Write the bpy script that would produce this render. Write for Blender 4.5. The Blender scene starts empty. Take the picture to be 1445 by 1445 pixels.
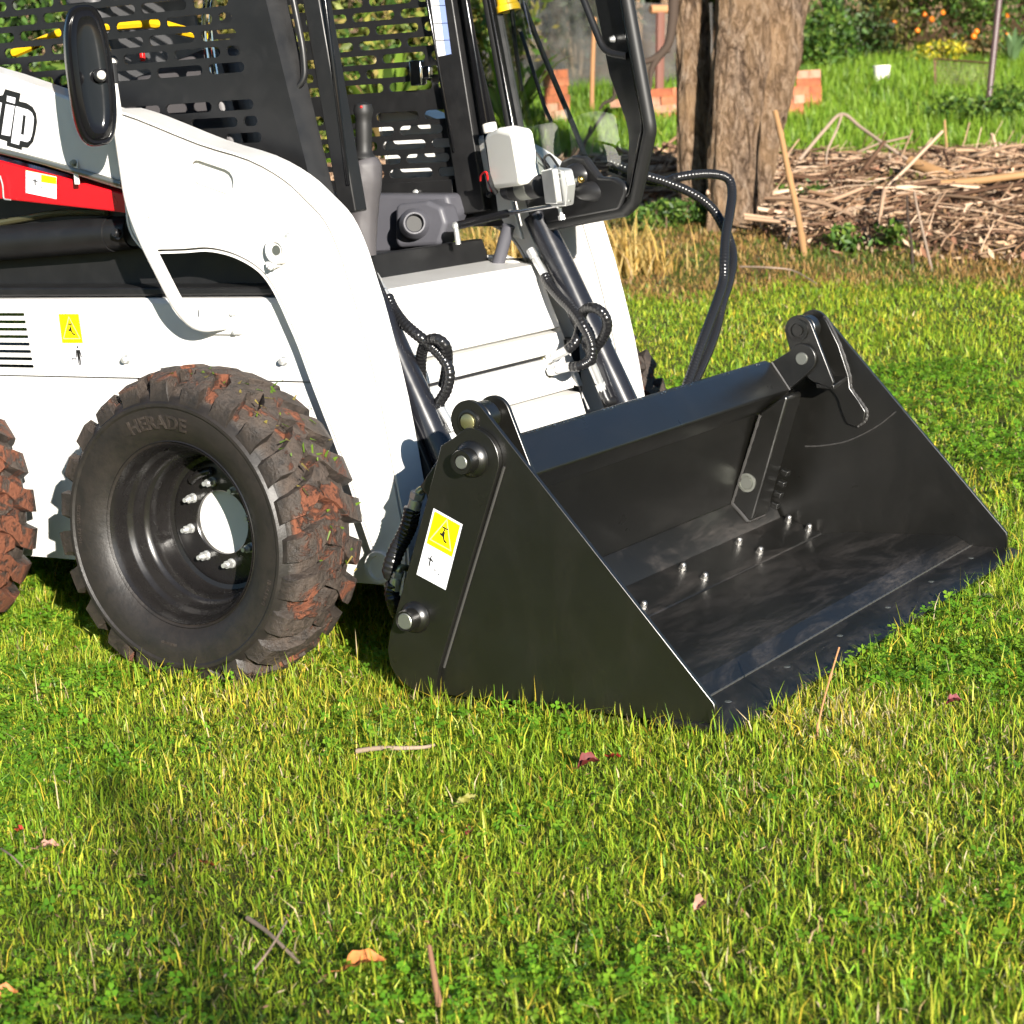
import bpy, bmesh, math, random
import numpy as np
from mathutils import Vector, Matrix
from mathutils.geometry import tessellate_polygon
random.seed(7); RNG = np.random.default_rng(11)
SC = bpy.context.scene; COL = SC.collection
R = math.radians; PI = math.pi

# ------------------------------------------------------------------ camera
CAM = np.array([3.296, -3.768, 1.305])
yaw, pitch, roll = R(32.18), R(10.27), R(-3.25)
FPX, CX, CY, IMG = 3007.0, 720.5, 708.2, 1445.0
f_ = np.array([-math.sin(yaw)*math.cos(pitch), math.cos(yaw)*math.cos(pitch), -math.sin(pitch)])
r0 = np.array([math.cos(yaw), math.sin(yaw), 0.0]); u0 = np.cross(r0, f_)
r_ = r0*math.cos(roll)+u0*math.sin(roll); u_ = -r0*math.sin(roll)+u0*math.cos(roll)
cd = bpy.data.cameras.new('camera'); cam = bpy.data.objects.new('camera', cd); COL.objects.link(cam)
cam.matrix_world = Matrix(((r_[0], u_[0], -f_[0], CAM[0]), (r_[1], u_[1], -f_[1], CAM[1]), (r_[2], u_[2], -f_[2], CAM[2]), (0, 0, 0, 1)))
cd.sensor_width = 36; cd.sensor_fit = 'HORIZONTAL'; cd.lens = FPX/IMG*36
cd.shift_x = (IMG/2-CX)/IMG; cd.shift_y = (CY-IMG/2)/IMG
cd.clip_start = 0.05; cd.clip_end = 500
cd.dof.use_dof = True; cd.dof.focus_distance = 4.9; cd.dof.aperture_fstop = 8.5
SC.camera = cam
# ------------------------------------------------------------------ light
SUN_EL, SUN_AZ = R(16.0), math.atan2(-1.0, 1.14)      # direction towards the sun, in x/y
wd = bpy.data.worlds.new('World'); SC.world = wd; wd.use_nodes = True
nt = wd.node_tree; bg = nt.nodes['Background']
sky = nt.nodes.new('ShaderNodeTexSky'); sky.sky_type = 'NISHITA'; sky.sun_disc = False
sky.sun_elevation = SUN_EL; sky.sun_rotation = PI/2-SUN_AZ; sky.air_density = 1.0; sky.dust_density = 0.1; sky.ozone_density = 3.0
nt.links.new(sky.outputs[0], bg.inputs[0]); bg.inputs[1].default_value = 0.05
sd = bpy.data.lights.new('sun', 'SUN'); so = bpy.data.objects.new('sun', sd); COL.objects.link(so)
sd.energy = 5.0; sd.angle = R(0.5); sd.color = (1.0, 0.935, 0.84)
to_sun = Vector((math.cos(SUN_AZ)*math.cos(SUN_EL), math.sin(SUN_AZ)*math.cos(SUN_EL), math.sin(SUN_EL)))
so.rotation_euler = to_sun.to_track_quat('Z', 'Y').to_euler(); so.location = (6, -7, 8)
SC.view_settings.view_transform = 'Standard'; SC.view_settings.look = 'None'
SC.view_settings.exposure = 1.35; SC.view_settings.gamma = 1.0
SC.cycles.use_denoising = True; SC.cycles.max_bounces = 8; SC.cycles.transparent_max_bounces = 12
SC.cycles.sample_clamp_indirect = 6.0; SC.cycles.caustics_reflective = False; SC.cycles.caustics_refractive = False; SC.cycles.use_adaptive_sampling = True; SC.cycles.adaptive_threshold = 0.03

# ------------------------------------------------------------------ placing helpers (measured points -> metres)
def ray(px, py): return f_+(px-CX)/FPX*r_-(py-CY)/FPX*u_
def Y(px, py, y): d = ray(px, py); return Vector(CAM+d*((y-CAM[1])/d[1]))
def X(px, py, x): d = ray(px, py); return Vector(CAM+d*((x-CAM[0])/d[0]))
def Zp(px, py, z): d = ray(px, py); return Vector(CAM+d*((z-CAM[2])/d[2]))
GH = np.array([f_[0], f_[1]])/math.hypot(f_[0], f_[1]); GR = np.array([-GH[1]*-1, -GH[0]])
GR = np.array([GH[1], -GH[0]])
def sstep(t): t = np.clip(t, 0, 1); return t*t*(3-2*t)
def gz(x, y):
    x = np.asarray(x, float); y = np.asarray(y, float)
    s = (x-CAM[0])*GH[0]+(y-CAM[1])*GH[1]
    t = np.maximum(0, s-6.5)
    z = 0.092*t*t/(t+1.5)
    z = z+0.031*(1-sstep((s-6.5)/3))
    return z+0.010*np.sin(x*1.7+0.4*y)*np.sin(y*1.3+1.0)*sstep((s-6.0)/3)+0.006*np.sin(x*5.1+y*3.3)*sstep((np.abs(x-0.2)-1.1)/0.6)
def G(px, py):                       # point on the terrain
    d = ray(px, py); t = 2.0
    for _ in range(4000):
        p = CAM+d*t
        if p[2] < gz(p[0], p[1]): break
        t += 0.02
    return Vector(p)
def at_depth(px, py, D): return Vector(CAM+ray(px, py)*D)

# ------------------------------------------------------------------ object helpers
ROOTS = {}
def link(o, parent=None):
    COL.objects.link(o)
    if parent is not None:
        o.parent = parent; o.matrix_parent_inverse = WORLD_INV(parent)
    return o
def WORLD_INV(p):
    m = Matrix.Identity(4); q = p
    chain = []
    while q is not None: chain.append(q); q = q.parent
    for q in reversed(chain):
        m = m @ q.matrix_parent_inverse @ q.matrix_basis if q.parent is not None else q.matrix_basis.copy()
    return m.inverted()
def tag(o, label=None, cat=None, group=None, kind=None):
    if label: o['label'] = label
    if cat: o['category'] = cat
    if group: o['group'] = group
    if kind: o['kind'] = kind
    return o
def empty(name, loc=(0, 0, 0), parent=None):
    o = bpy.data.objects.new(name, None); o.location = loc; o.empty_display_size = 0.1
    return link(o, parent)

def fillet(pts, rad, n=5):
    out = []; m = len(pts)
    rads = rad if isinstance(rad, (list, tuple)) else [rad]*m
    for i in range(m):
        p = Vector(pts[i]).to_2d(); a = Vector(pts[i-1]).to_2d(); b = Vector(pts[(i+1) % m]).to_2d(); r = rads[i]
        da = (a-p); db = (b-p); la, lb = da.length, db.length
        if r <= 0 or la < 1e-6 or lb < 1e-6: out.append((p.x, p.y)); continue
        da /= la; db /= lb; ang = da.angle(db)
        if ang > PI-0.05: out.append((p.x, p.y)); continue
        t = min(r/math.tan(ang/2), la*0.49, lb*0.49); rr = t*math.tan(ang/2)
        bis = (da+db).normalized(); c = p+bis*(rr/math.sin(ang/2))
        s = p+da*t-c; e = p+db*t-c; a0 = math.atan2(s.y, s.x); a1 = math.atan2(e.y, e.x); dd = a1-a0
        while dd > PI: dd -= 2*PI
        while dd < -PI: dd += 2*PI
        for k in range(n+1):
            q = a0+dd*k/n; out.append((c.x+rr*math.cos(q), c.y+rr*math.sin(q)))
    return out
def stadium(cx, cz, half, r, n=6, tilt=0.0):
    out = []
    for s in (1, -1):
        for k in range(n+1):
            a = -PI/2+PI*k/n if s > 0 else PI/2+PI*k/n
            out.append((s*half+r*math.cos(a), r*math.sin(a)))
    c, sn = math.cos(tilt), math.sin(tilt)
    return [(cx+x*c-z*sn, cz+x*sn+z*c) for x, z in out]
def spline(pts, n=8):
    P = [Vector(p) for p in pts]; out = []
    for i in range(len(P)-1):
        p0 = P[max(i-1, 0)]; p1 = P[i]; p2 = P[i+1]; p3 = P[min(i+2, len(P)-1)]
        for k in range(n):
            t = k/n
            out.append(0.5*((2*p1)+(p2-p0)*t+(2*p0-5*p1+4*p2-p3)*t*t+(3*p1-p0-3*p2+p3)*t**3))
    out.append(P[-1]); return out
def bend(pts, rad, n=6):             # straight runs with rounded bends
    P = [Vector(p) for p in pts]; out = [P[0]]
    for i in range(1, len(P)-1):
        a = P[i-1]-P[i]; b = P[i+1]-P[i]; t = min(rad, a.length*0.48, b.length*0.48)
        s = P[i]+a.normalized()*t; e = P[i]+b.normalized()*t
        for k in range(n+1):
            q = k/n; out.append(s.lerp(P[i], q).lerp(P[i].lerp(e, q), q))
    out.append(P[-1]); return out

class MB:
    def __init__(s): s.v = []; s.f = []; s.m = []
    def add(s, vs, fs, mi=0):
        o = len(s.v); s.v.extend([tuple(v) for v in vs]); s.f.extend([tuple(i+o for i in f) for f in fs]); s.m.extend([mi]*len(fs)); return s
    def box(s, c, size, rot=None, mi=0, taper=1.0):
        c = Vector(c); h = Vector(size)/2; vs = []
        for z in (-1, 1):
            k = 1.0 if z < 0 else taper
            for x, y in ((-1, -1), (1, -1), (1, 1), (-1, 1)):
                p = Vector((x*h.x*k, y*h.y*k, z*h.z))
                if rot is not None: p = rot @ p
                vs.append(c+p)
        return s.add(vs, [(3, 2, 1, 0), (4, 5, 6, 7), (0, 1, 5, 4), (1, 2, 6, 5), (2, 3, 7, 6), (3, 0, 4, 7)], mi)
    def prism(s, poly, a, b, axis='y', holes=(), mi=0, fr=None):
        # poly in the plane across the axis; fr(u, v, w) -> point for free frames
        if fr is None:
            fr = {'y': lambda u, v, w: (u, w, v), 'x': lambda u, v, w: (w, u, v), 'z': lambda u, v, w: (u, v, w)}[axis]
        loops = [list(poly)]+[list(h) for h in holes]; o = len(s.v); base = []; n = 0
        for L in loops: base.append(n); n += len(L)
        flat = [p for L in loops for p in L]
        s.v.extend([tuple(fr(p[0], p[1], a)) for p in flat]); s.v.extend([tuple(fr(p[0], p[1], b)) for p in flat])
        if holes:
            tris = tessellate_polygon([[Vector((p[0], p[1], 0)) for p in L] for L in loops])
            for t in tris:
                s.f.append(tuple(o+i for i in t)); s.f.append(tuple(o+n+i for i in reversed(t))); s.m += [mi, mi]
        else:
            s.f.append(tuple(o+i for i in range(n))); s.f.append(tuple(o+n+i for i in reversed(range(n)))); s.m += [mi, mi]
        for L, bs in zip(loops, base):
            k = len(L)
            for i in range(k):
                j = (i+1) % k
                s.f.append((o+bs+i, o+n+bs+i, o+n+bs+j, o+bs+j)); s.m.append(mi)
        return s
    def cyl(s, p0, p1, r0, r1=None, seg=20, mi=0, caps=True):
        r1 = r0 if r1 is None else r1
        p0, p1 = Vector(p0), Vector(p1); d = (p1-p0).normalized(); a = d.orthogonal().normalized(); b = d.cross(a)
        vs = []
        for p, r in ((p0, r0), (p1, r1)):
            for k in range(seg):
                t = 2*PI*k/seg; vs.append(p+(a*math.cos(t)+b*math.sin(t))*r)
        fs = [(k, (k+1) % seg, seg+(k+1) % seg, seg+k) for k in range(seg)]
        if caps: fs += [tuple(reversed(range(seg))), tuple(range(seg, 2*seg))]
        return s.add(vs, fs, mi)
    def tube(s, path, rad, seg=12, mi=0, caps=True):
        P = [Vector(p) for p in path]; n = len(P)
        rr = rad if callable(rad) else (lambda i: rad)
        t = (P[1]-P[0]).normalized(); a = t.orthogonal().normalized(); vs = []; fs = []
        for i in range(n):
            t2 = (P[min(i+1, n-1)]-P[max(i-1, 0)]).normalized()
            a = (a-t2*a.dot(t2)); a = a.normalized() if a.length > 1e-6 else t2.orthogonal().normalized()
            b = t2.cross(a); q = rr(i)
            for k in range(seg):
                w = 2*PI*k/seg; vs.append(P[i]+(a*math.cos(w)+b*math.sin(w))*q)
        for i in range(n-1):
            for k in range(seg):
                fs.append((i*seg+k, i*seg+(k+1) % seg, (i+1)*seg+(k+1) % seg, (i+1)*seg+k))
        if caps: fs += [tuple(reversed(range(seg))), tuple(range((n-1)*seg, n*seg))]
        return s.add(vs, fs, mi)
    def lathe(s, prof, o, ax, seg=64, mi=0, closed=False):
        o = Vector(o); ax = Vector(ax).normalized(); a = Vector((0, 0, 1)) if abs(ax.z) < 0.9 else Vector((1, 0, 0))
        a = (a-ax*a.dot(ax)).normalized(); b = ax.cross(a); vs = []; m = len(prof)
        for k in range(seg):
            t = 2*PI*k/seg; d = a*math.cos(t)+b*math.sin(t)
            for r, h in prof: vs.append(o+d*r+ax*h)
        fs = []
        for k in range(seg):
            k2 = (k+1) % seg
            for i in range(m if closed else m-1):
                j = (i+1) % m; fs.append((k*m+i, k*m+j, k2*m+j, k2*m+i))
        return s.add(vs, fs, mi)
    def ball(s, c, r, mi=0, seg=12, sc=(1, 1, 1)):
        prof = [(r*math.sin(PI*i/8), -r*math.cos(PI*i/8)) for i in range(9)]; n0 = len(s.v)
        s.lathe(prof, (0, 0, 0), (0, 0, 1), seg, mi); c = Vector(c)
        for i in range(n0, len(s.v)):
            v = s.v[i]; s.v[i] = (c.x+v[0]*sc[0], c.y+v[1]*sc[1], c.z+v[2]*sc[2])
        return s
    def build(s, name, mats, parent=None, bevel=0.0, smooth=38, origin=None, bseg=2):
        me = bpy.data.meshes.new(name)
        vs = s.v if origin is None else [tuple(Vector(v)-Vector(origin)) for v in s.v]
        me.from_pydata(vs, [], s.f)
        mats = mats if isinstance(mats, (list, tuple)) else [mats]
        for m in mats: me.materials.append(m)
        if len(mats) > 1: me.polygons.foreach_set('material_index', s.m)
        bm = bmesh.new(); bm.from_mesh(me); bmesh.ops.recalc_face_normals(bm, faces=bm.faces); bm.to_mesh(me); bm.free()
        if smooth:
            me.polygons.foreach_set('use_smooth', [True]*len(me.polygons)); me.set_sharp_from_angle(angle=R(smooth))
        me.update()
        o = bpy.data.objects.new(name, me)
        if origin is not None: o.location = origin
        if bevel > 0:
            b = o.modifiers.new('bevel', 'BEVEL'); b.width = bevel; b.segments = bseg; b.limit_method = 'ANGLE'; b.angle_limit = R(40); b.use_clamp_overlap = True
        return link(o, parent)

def np_mesh(name, V, quads=None, tris=None, color=None, mat=None, parent=None, smooth=False):
    me = bpy.data.meshes.new(name); V = np.asarray(V, np.float32).reshape(-1, 3)
    nq = 0 if quads is None else len(quads); nt_ = 0 if tris is None else len(tris)
    me.vertices.add(len(V)); me.vertices.foreach_set('co', V.ravel())
    idx = []; st = []; tot = []
    if nq: idx.append(np.asarray(quads).ravel()); st.append(np.arange(nq)*4); tot.append(np.full(nq, 4))
    if nt_: idx.append(np.asarray(tris).ravel()); st.append(nq*4+np.arange(nt_)*3); tot.append(np.full(nt_, 3))
    idx = np.concatenate(idx).astype(np.int32); st = np.concatenate(st).astype(np.int32); tot = np.concatenate(tot).astype(np.int32)
    me.loops.add(len(idx)); me.loops.foreach_set('vertex_index', idx)
    me.polygons.add(len(st)); me.polygons.foreach_set('loop_start', st); me.polygons.foreach_set('loop_total', tot)
    if smooth: me.polygons.foreach_set('use_smooth', np.ones(len(st), bool))
    me.update(calc_edges=True)
    if color is not None:
        at = me.color_attributes.new('tint', 'FLOAT_COLOR', 'POINT')
        c = np.ones((len(V), 4), np.float32); c[:, :3] = color; at.data.foreach_set('color', c.ravel())
    if mat is not None: me.materials.append(mat)
    o = bpy.data.objects.new(name, me); return link(o, parent)

def text_mesh(body, size, extrude=0.0, offset=0.0, sx=1.0, space=1.0):
    cu = bpy.data.curves.new('lettering', 'FONT'); cu.body = body; cu.size = size; cu.extrude = extrude; cu.offset = offset
    cu.space_character = space; cu.resolution_u = 4
    ob = bpy.data.objects.new('lettering', cu); COL.objects.link(ob)
    dg = bpy.context.evaluated_depsgraph_get(); me = bpy.data.meshes.new_from_object(ob.evaluated_get(dg))
    vs = [(v.co.x*sx, v.co.y, v.co.z) for v in me.vertices]; fs = [tuple(p.vertices) for p in me.polygons]
    bpy.data.objects.remove(ob); bpy.data.curves.remove(cu); bpy.data.meshes.remove(me)
    return vs, fs
# ------------------------------------------------------------------ materials
class N:
    def __init__(s, name):
        s.m = bpy.data.materials.new(name); s.m.use_nodes = True; s.t = s.m.node_tree; s.p = s.t.nodes['Principled BSDF']; s.out = s.t.nodes['Material Output']
    def n(s, typ, **kw):
        x = s.t.nodes.new(typ)
        for k, v in kw.items():
            if k in x.bl_rna.properties: setattr(x, k, v)
            else: x.inputs[k].default_value = v
        return x
    def l(s, a, b): s.t.links.new(a, b)
    def noise(s, scale, detail=4, rough=0.55, coord='Object', dist=0.0, stretch=None):
        tc = s.n('ShaderNodeTexCoord'); x = s.n('ShaderNodeTexNoise'); x.inputs['Scale'].default_value = scale; x.inputs['Detail'].default_value = detail
        x.inputs['Roughness'].default_value = rough; x.inputs['Distortion'].default_value = dist
        src = tc.outputs['Object' if coord == 'World' else coord]
        if coord == 'World': src = s.n('ShaderNodeNewGeometry').outputs['Position']
        if stretch:
            mp = s.n('ShaderNodeMapping'); mp.inputs['Scale'].default_value = stretch; s.l(src, mp.inputs[0]); src = mp.outputs[0]
        s.l(src, x.inputs['Vector']); return x.outputs['Fac']
    def ramp(s, fac, stops):
        x = s.n('ShaderNodeValToRGB'); e = x.color_ramp.elements
        while len(e) < len(stops): e.new(0.5)
        for i, (p, c) in enumerate(stops):
            e[i].position = p; e[i].color = (c, c, c, 1) if isinstance(c, (int, float)) else (*c, 1)
        s.l(fac, x.inputs[0]); return x.outputs[0]
    def mix(s, fac, a, b):
        x = s.n('ShaderNodeMix', data_type='RGBA')
        for sock, v in ((x.inputs[0], fac), (x.inputs[6], a), (x.inputs[7], b)):
            if isinstance(v, (int, float)): sock.default_value = v
            elif isinstance(v, tuple): sock.default_value = (*v, 1)
            else: s.l(v, sock)
        return x.outputs[2]
    def math(s, op, a, b=0.0):
        x = s.n('ShaderNodeMath', operation=op)
        for sock, v in ((x.inputs[0], a), (x.inputs[1], b)):
            if isinstance(v, (int, float)): sock.default_value = v
            else: s.l(v, sock)
        return x.outputs[0]
    def base(s, v):
        if isinstance(v, tuple): s.p.inputs['Base Color'].default_value = (*v, 1)
        else: s.l(v, s.p.inputs['Base Color'])
        return s
    def set(s, **kw):
        for k, v in kw.items():
            k = k.replace('_', ' ')
            sock = s.p.inputs[k]
            if isinstance(v, (int, float)): sock.default_value = v
            elif isinstance(v, tuple): sock.default_value = v if sock.type == 'VECTOR' else (*v, 1)
            else: s.l(v, sock)
        return s
    def bump(s, h, strength=0.3, dist=0.002):
        b = s.n('ShaderNodeBump'); b.inputs['Strength'].default_value = strength; b.inputs['Distance'].default_value = dist
        s.l(h, b.inputs['Height']); s.l(b.outputs[0], s.p.inputs['Normal']); return s

def paint(name, col, rough=0.3, coat=0.0, var=0.06, dust=0.0, dustcol=(0.3, 0.26, 0.2), peel=0.02, nscale=6, spec=0.5):
    k = N(name); a = k.noise(nscale, 5, 0.6)
    c2 = tuple(max(0, v*(1-var)) for v in col)
    c = k.mix(k.ramp(a, [(0.35, 0.0), (0.7, 1.0)]), col, c2)
    if dust:
        d = k.ramp(k.noise(nscale*2.2, 8, 0.7, dist=0.8), [(0.5, 0.0), (0.78, dust)]); c = k.mix(d, c, dustcol)
    k.base(c); k.set(Roughness=k.ramp(k.noise(nscale*3, 4), [(0.3, rough*0.82), (0.75, min(1, rough*1.25))]), Coat_Weight=coat, Coat_Roughness=0.12, Specular_IOR_Level=spec)
    if peel: k.bump(k.noise(260, 2), peel, 0.001)
    return k.m
def plain(name, col, rough=0.5, metal=0.0, spec=0.5):
    k = N(name); a = k.noise(35, 3); c2 = tuple(v*0.86 for v in col)
    k.base(k.mix(a, col, c2)); k.set(Roughness=rough, Metallic=metal, Specular_IOR_Level=spec); return k.m
M = {}
M['white'] = paint('white_paint', (0.71, 0.70, 0.675), 0.34, coat=0.25, var=0.03, dust=0.05, peel=0.015)
M['black'] = paint('black_powder_coat', (0.010, 0.010, 0.0105), 0.42, var=0.2, dust=0.06, dustcol=(0.10, 0.095, 0.09), peel=0.05)
M['gloss_black'] = paint('gloss_black', (0.006, 0.006, 0.007), 0.12, coat=0.0, var=0.1, peel=0.0, spec=0.35)
M['red'] = paint('red_paint', (0.52, 0.006, 0.012), 0.3, coat=0.3, var=0.05)
M['yellow'] = paint('yellow_paint', (0.78, 0.46, 0.01), 0.4, var=0.05)
M['grey_plastic'] = paint('grey_plastic', (0.075, 0.075, 0.088), 0.5, var=0.06, peel=0.08)
M['bumper_rubber'] = plain('black_rubber_seal', (0.012, 0.012, 0.012), 0.55)
M['black_plastic'] = plain('black_plastic', (0.018, 0.018, 0.019), 0.38)
M['zinc'] = plain('zinc_plate', (0.74, 0.75, 0.74), 0.33, 0.72)
M['steel_pin'] = plain('steel_pin_end', (0.36, 0.37, 0.33), 0.45, 0.9)
M['chrome'] = plain('chrome_rod', (0.8, 0.8, 0.8), 0.08, 1.0)
M['brass'] = plain('brass', (0.65, 0.45, 0.14), 0.3, 1.0)
M['weld'] = plain('painted_weld', (0.05, 0.048, 0.046), 0.22)
M['decal_white'] = plain('decal_white', (0.80, 0.81, 0.85), 0.4); M['decal_edge'] = plain('decal_edge', (0.42, 0.43, 0.52), 0.4)
M['decal_yellow'] = plain('decal_yellow', (0.90, 0.74, 0.0), 0.4)
M['decal_black'] = plain('decal_black', (0.012, 0.012, 0.012), 0.4)
M['decal_grey'] = plain('decal_grey', (0.35, 0.35, 0.3), 0.5)
M['decal_blue'] = plain('decal_blue', (0.25, 0.33, 0.62), 0.4)
M['dark_cavity'] = plain('dark_steel', (0.012, 0.012, 0.013), 0.6)
M['red_plastic'] = plain('red_plastic', (0.6, 0.01, 0.01), 0.35)
M['blue_cap'] = plain('blue_tape', (0.02, 0.12, 0.6), 0.4)
M['olive'] = plain('yellow_zinc', (0.45, 0.42, 0.22), 0.35, 0.9)

def bucket_paint(name, scuff, coat=0.6, rr=0.27):
    k = N(name)
    big = k.noise(3.2, 6, 0.65, dist=1.5, stretch=(2.2, 0.7, 1.0)); fine = k.noise(42, 6, 0.75, stretch=(3.0, 0.5, 1.0))
    m = k.math('MULTIPLY', k.ramp(big, [(0.46, 0.0), (0.74, 1.0)]), k.ramp(fine, [(0.38, 0.15), (0.75, 1.0)]))
    speck = k.ramp(k.noise(190, 2, 0.5), [(0.765, 0.0), (0.80, 1.0)])
    c = k.mix(k.math('MULTIPLY', m, scuff), (0.0048, 0.0046, 0.0038), (0.105, 0.090, 0.080))
    c = k.mix(k.math('MULTIPLY', speck, 0.5 if scuff > 0.3 else 0.12), c, (0.16, 0.12, 0.09))
    k.base(c)
    k.set(Roughness=k.math('ADD', k.ramp(k.noise(9, 5), [(0.3, rr), (0.7, rr+0.11)]), k.math('MULTIPLY', m, 0.3*scuff)), Specular_IOR_Level=0.5, Coat_Weight=coat, Coat_Roughness=0.32, Coat_IOR=1.6)
    k.bump(k.noise(220, 3), 0.05, 0.001); return k.m
M['bucket'] = bucket_paint('bucket_black_paint', 0.07)
M['bucket_floor'] = bucket_paint('bucket_black_scuffed', 0.75, 0.25, 0.38)

def tyre_mat(name, amount):
    k = N(name); at = k.n('ShaderNodeVertexColor', layer_name='tint')
    sep = k.n('ShaderNodeSeparateColor'); k.l(at.outputs[0], sep.inputs[0])
    n1 = k.noise(9, 7, 0.68, dist=0.9); n2 = k.noise(70, 5, 0.65); n3 = k.noise(24, 6, 0.7, dist=0.5)
    dust = k.math('MULTIPLY', k.ramp(n3, [(0.30, 0.15), (0.62, 0.85)]), k.math('ADD', k.math('MULTIPLY', sep.outputs[0], 0.86), 0.12))
    rub = k.mix(dust, (0.0095, 0.009, 0.0085), k.mix(n2, (0.055, 0.040, 0.031), (0.12, 0.088, 0.068)))
    lo = 0.66-amount*0.26
    clay = k.mix(n2, (0.10, 0.030, 0.014), (0.215, 0.075, 0.036))
    mask = k.math('MULTIPLY', k.ramp(n1, [(lo, 0.0), (lo+0.05, 1.0)]), k.ramp(sep.outputs[0], [(0.5, 0.0), (0.85, 1.0)]))
    mask = k.math('MULTIPLY', mask, k.ramp(n3, [(0.36, 0.0), (0.46, 1.0)]))
    k.base(k.mix(mask, rub, clay)); k.set(Roughness=k.math('ADD', 0.42, k.math('MULTIPLY', k.math('MAXIMUM', mask, dust), 0.45)), Specular_IOR_Level=0.45)
    k.bump(k.math('ADD', k.math('MULTIPLY', n2, k.math('ADD', sep.outputs[0], 0.08)), k.math('ADD', k.math('MULTIPLY', mask, 1.2), k.math('MULTIPLY', k.math('MULTIPLY', n3, 1.5), sep.outputs[0]))), 0.8, 0.010); return k.m
M['tyre'] = tyre_mat('rubber_with_clay', 0.46); M['tyre_muddy'] = tyre_mat('rubber_thick_clay', 0.85)
M['rim'] = paint('rim_black_paint', (0.011, 0.010, 0.0098), 0.27, coat=0.2, var=0.2, dust=0.10, dustcol=(0.05, 0.04, 0.033), peel=0.02, nscale=9)

def leafy(name, rough=0.5, trans=0.45, spec=0.35):
    k = N(name); at = k.n('ShaderNodeVertexColor', layer_name='tint')
    k.base(at.outputs[0]); k.set(Roughness=rough, Specular_IOR_Level=spec)
    tr = k.n('ShaderNodeBsdfTranslucent'); k.l(k.mix(0.35, at.outputs[0], (0.31, 0.37, 0.035)), tr.inputs[0])
    mx = k.n('ShaderNodeMixShader'); mx.inputs[0].default_value = trans*0.6
    k.l(k.p.outputs[0], mx.inputs[1]); k.l(tr.outputs[0], mx.inputs[2]); k.l(mx.outputs[0], k.out.inputs[0]); return k.m
M['grass'] = leafy('grass_blades', 0.45, 0.78, 0.35); M['leaf'] = leafy('foliage', 0.5, 0.5)
def tinted(name, rough=0.85):
    k = N(name); at = k.n('ShaderNodeVertexColor', layer_name='tint'); k.base(at.outputs[0]); k.set(Roughness=rough, Specular_IOR_Level=0.2); return k.m
M['dry'] = tinted('dry_stalks')
def soil():
    k = N('ground_soil'); n1 = k.noise(0.9, 6, 0.6, 'World'); n2 = k.noise(26, 6, 0.7, 'World')
    at = k.n('ShaderNodeVertexColor', layer_name='tint')
    c = k.mix(k.ramp(n2, [(0.3, 0.0), (0.7, 1.0)]), at.outputs[0], k.mix(0.55, at.outputs[0], (0.05, 0.035, 0.02)))
    k.base(c); k.set(Roughness=0.95, Specular_IOR_Level=0.1); k.bump(n2, 0.6, 0.02); return k.m
M['soil'] = soil()
def bark():
    k = N('tree_bark'); v = k.noise(16, 10, 0.72, 'Object', 1.6, (1.0, 1.0, 0.33)); w = k.noise(55, 6, 0.75, 'Object', 0.6, (1, 1, 0.45)); b = k.noise(3.0, 5, 0.65, 'Object', 0.5, (1, 1, 0.6))
    c = k.ramp(v, [(0.36, (0.020, 0.013, 0.009)), (0.44, (0.15, 0.095, 0.06)), (0.53, (0.40, 0.28, 0.19)), (0.70, (0.58, 0.45, 0.34))])
    c = k.mix(k.ramp(w, [(0.35, 0.75), (0.55, 0.0)]), c, (0.07, 0.043, 0.026)); c = k.mix(k.ramp(b, [(0.42, 0.0), (0.66, 0.6)]), c, (0.46, 0.29, 0.155)); c = k.mix(k.ramp(b, [(0.30, 0.6), (0.42, 0.0)]), c, (0.15, 0.11, 0.085))
    k.base(c); k.set(Roughness=0.92, Specular_IOR_Level=0.12)
    k.bump(k.math('ADD', v, k.math('MULTIPLY', w, 0.5)), 1.0, 0.09); return k.m
M['bark'] = bark()
def brick(name, c1, c2):
    k = N(name); n1 = k.noise(14, 5, 0.6); n2 = k.noise(70, 3)
    k.base(k.mix(k.ramp(n1, [(0.35, 0.0), (0.7, 1.0)]), c1, c2)); k.set(Roughness=0.9, Specular_IOR_Level=0.15); k.bump(n2, 0.4, 0.004); return k.m
M['brick'] = [brick('red_brick', (0.36, 0.115, 0.055), (0.22, 0.07, 0.04)), brick('orange_brick', (0.42, 0.155, 0.08), (0.27, 0.09, 0.05)), brick('pale_brick', (0.42, 0.25, 0.18), (0.33, 0.13, 0.075))]
M['rust'] = plain('rusty_steel', (0.16, 0.065, 0.045), 0.7); M['pole'] = plain('painted_steel_pole', (0.085, 0.05, 0.048), 0.45)
M['stake'] = plain('wooden_stake', (0.42, 0.20, 0.09), 0.8); M['cane'] = plain('dry_cane', (0.36, 0.20, 0.085), 0.7)
M['twig'] = plain('grey_twig', (0.30, 0.22, 0.16), 0.85); M['dark_wood'] = plain('dark_branch', (0.045, 0.028, 0.018), 0.85)
M['white_plastic'] = plain('white_pail', (0.78, 0.75, 0.68), 0.5); M['stump'] = plain('charred_post', (0.03, 0.022, 0.018), 0.8)
M['orange'] = plain('orange_fruit', (0.80, 0.20, 0.01), 0.45)
def bottle():
    k = N('translucent_plastic'); k.base((0.86, 0.85, 0.80)); k.set(Roughness=0.35, Subsurface_Weight=0.25, Subsurface_Radius=(0.03, 0.03, 0.025)); return k.m
M['bottle'] = bottle()
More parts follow.
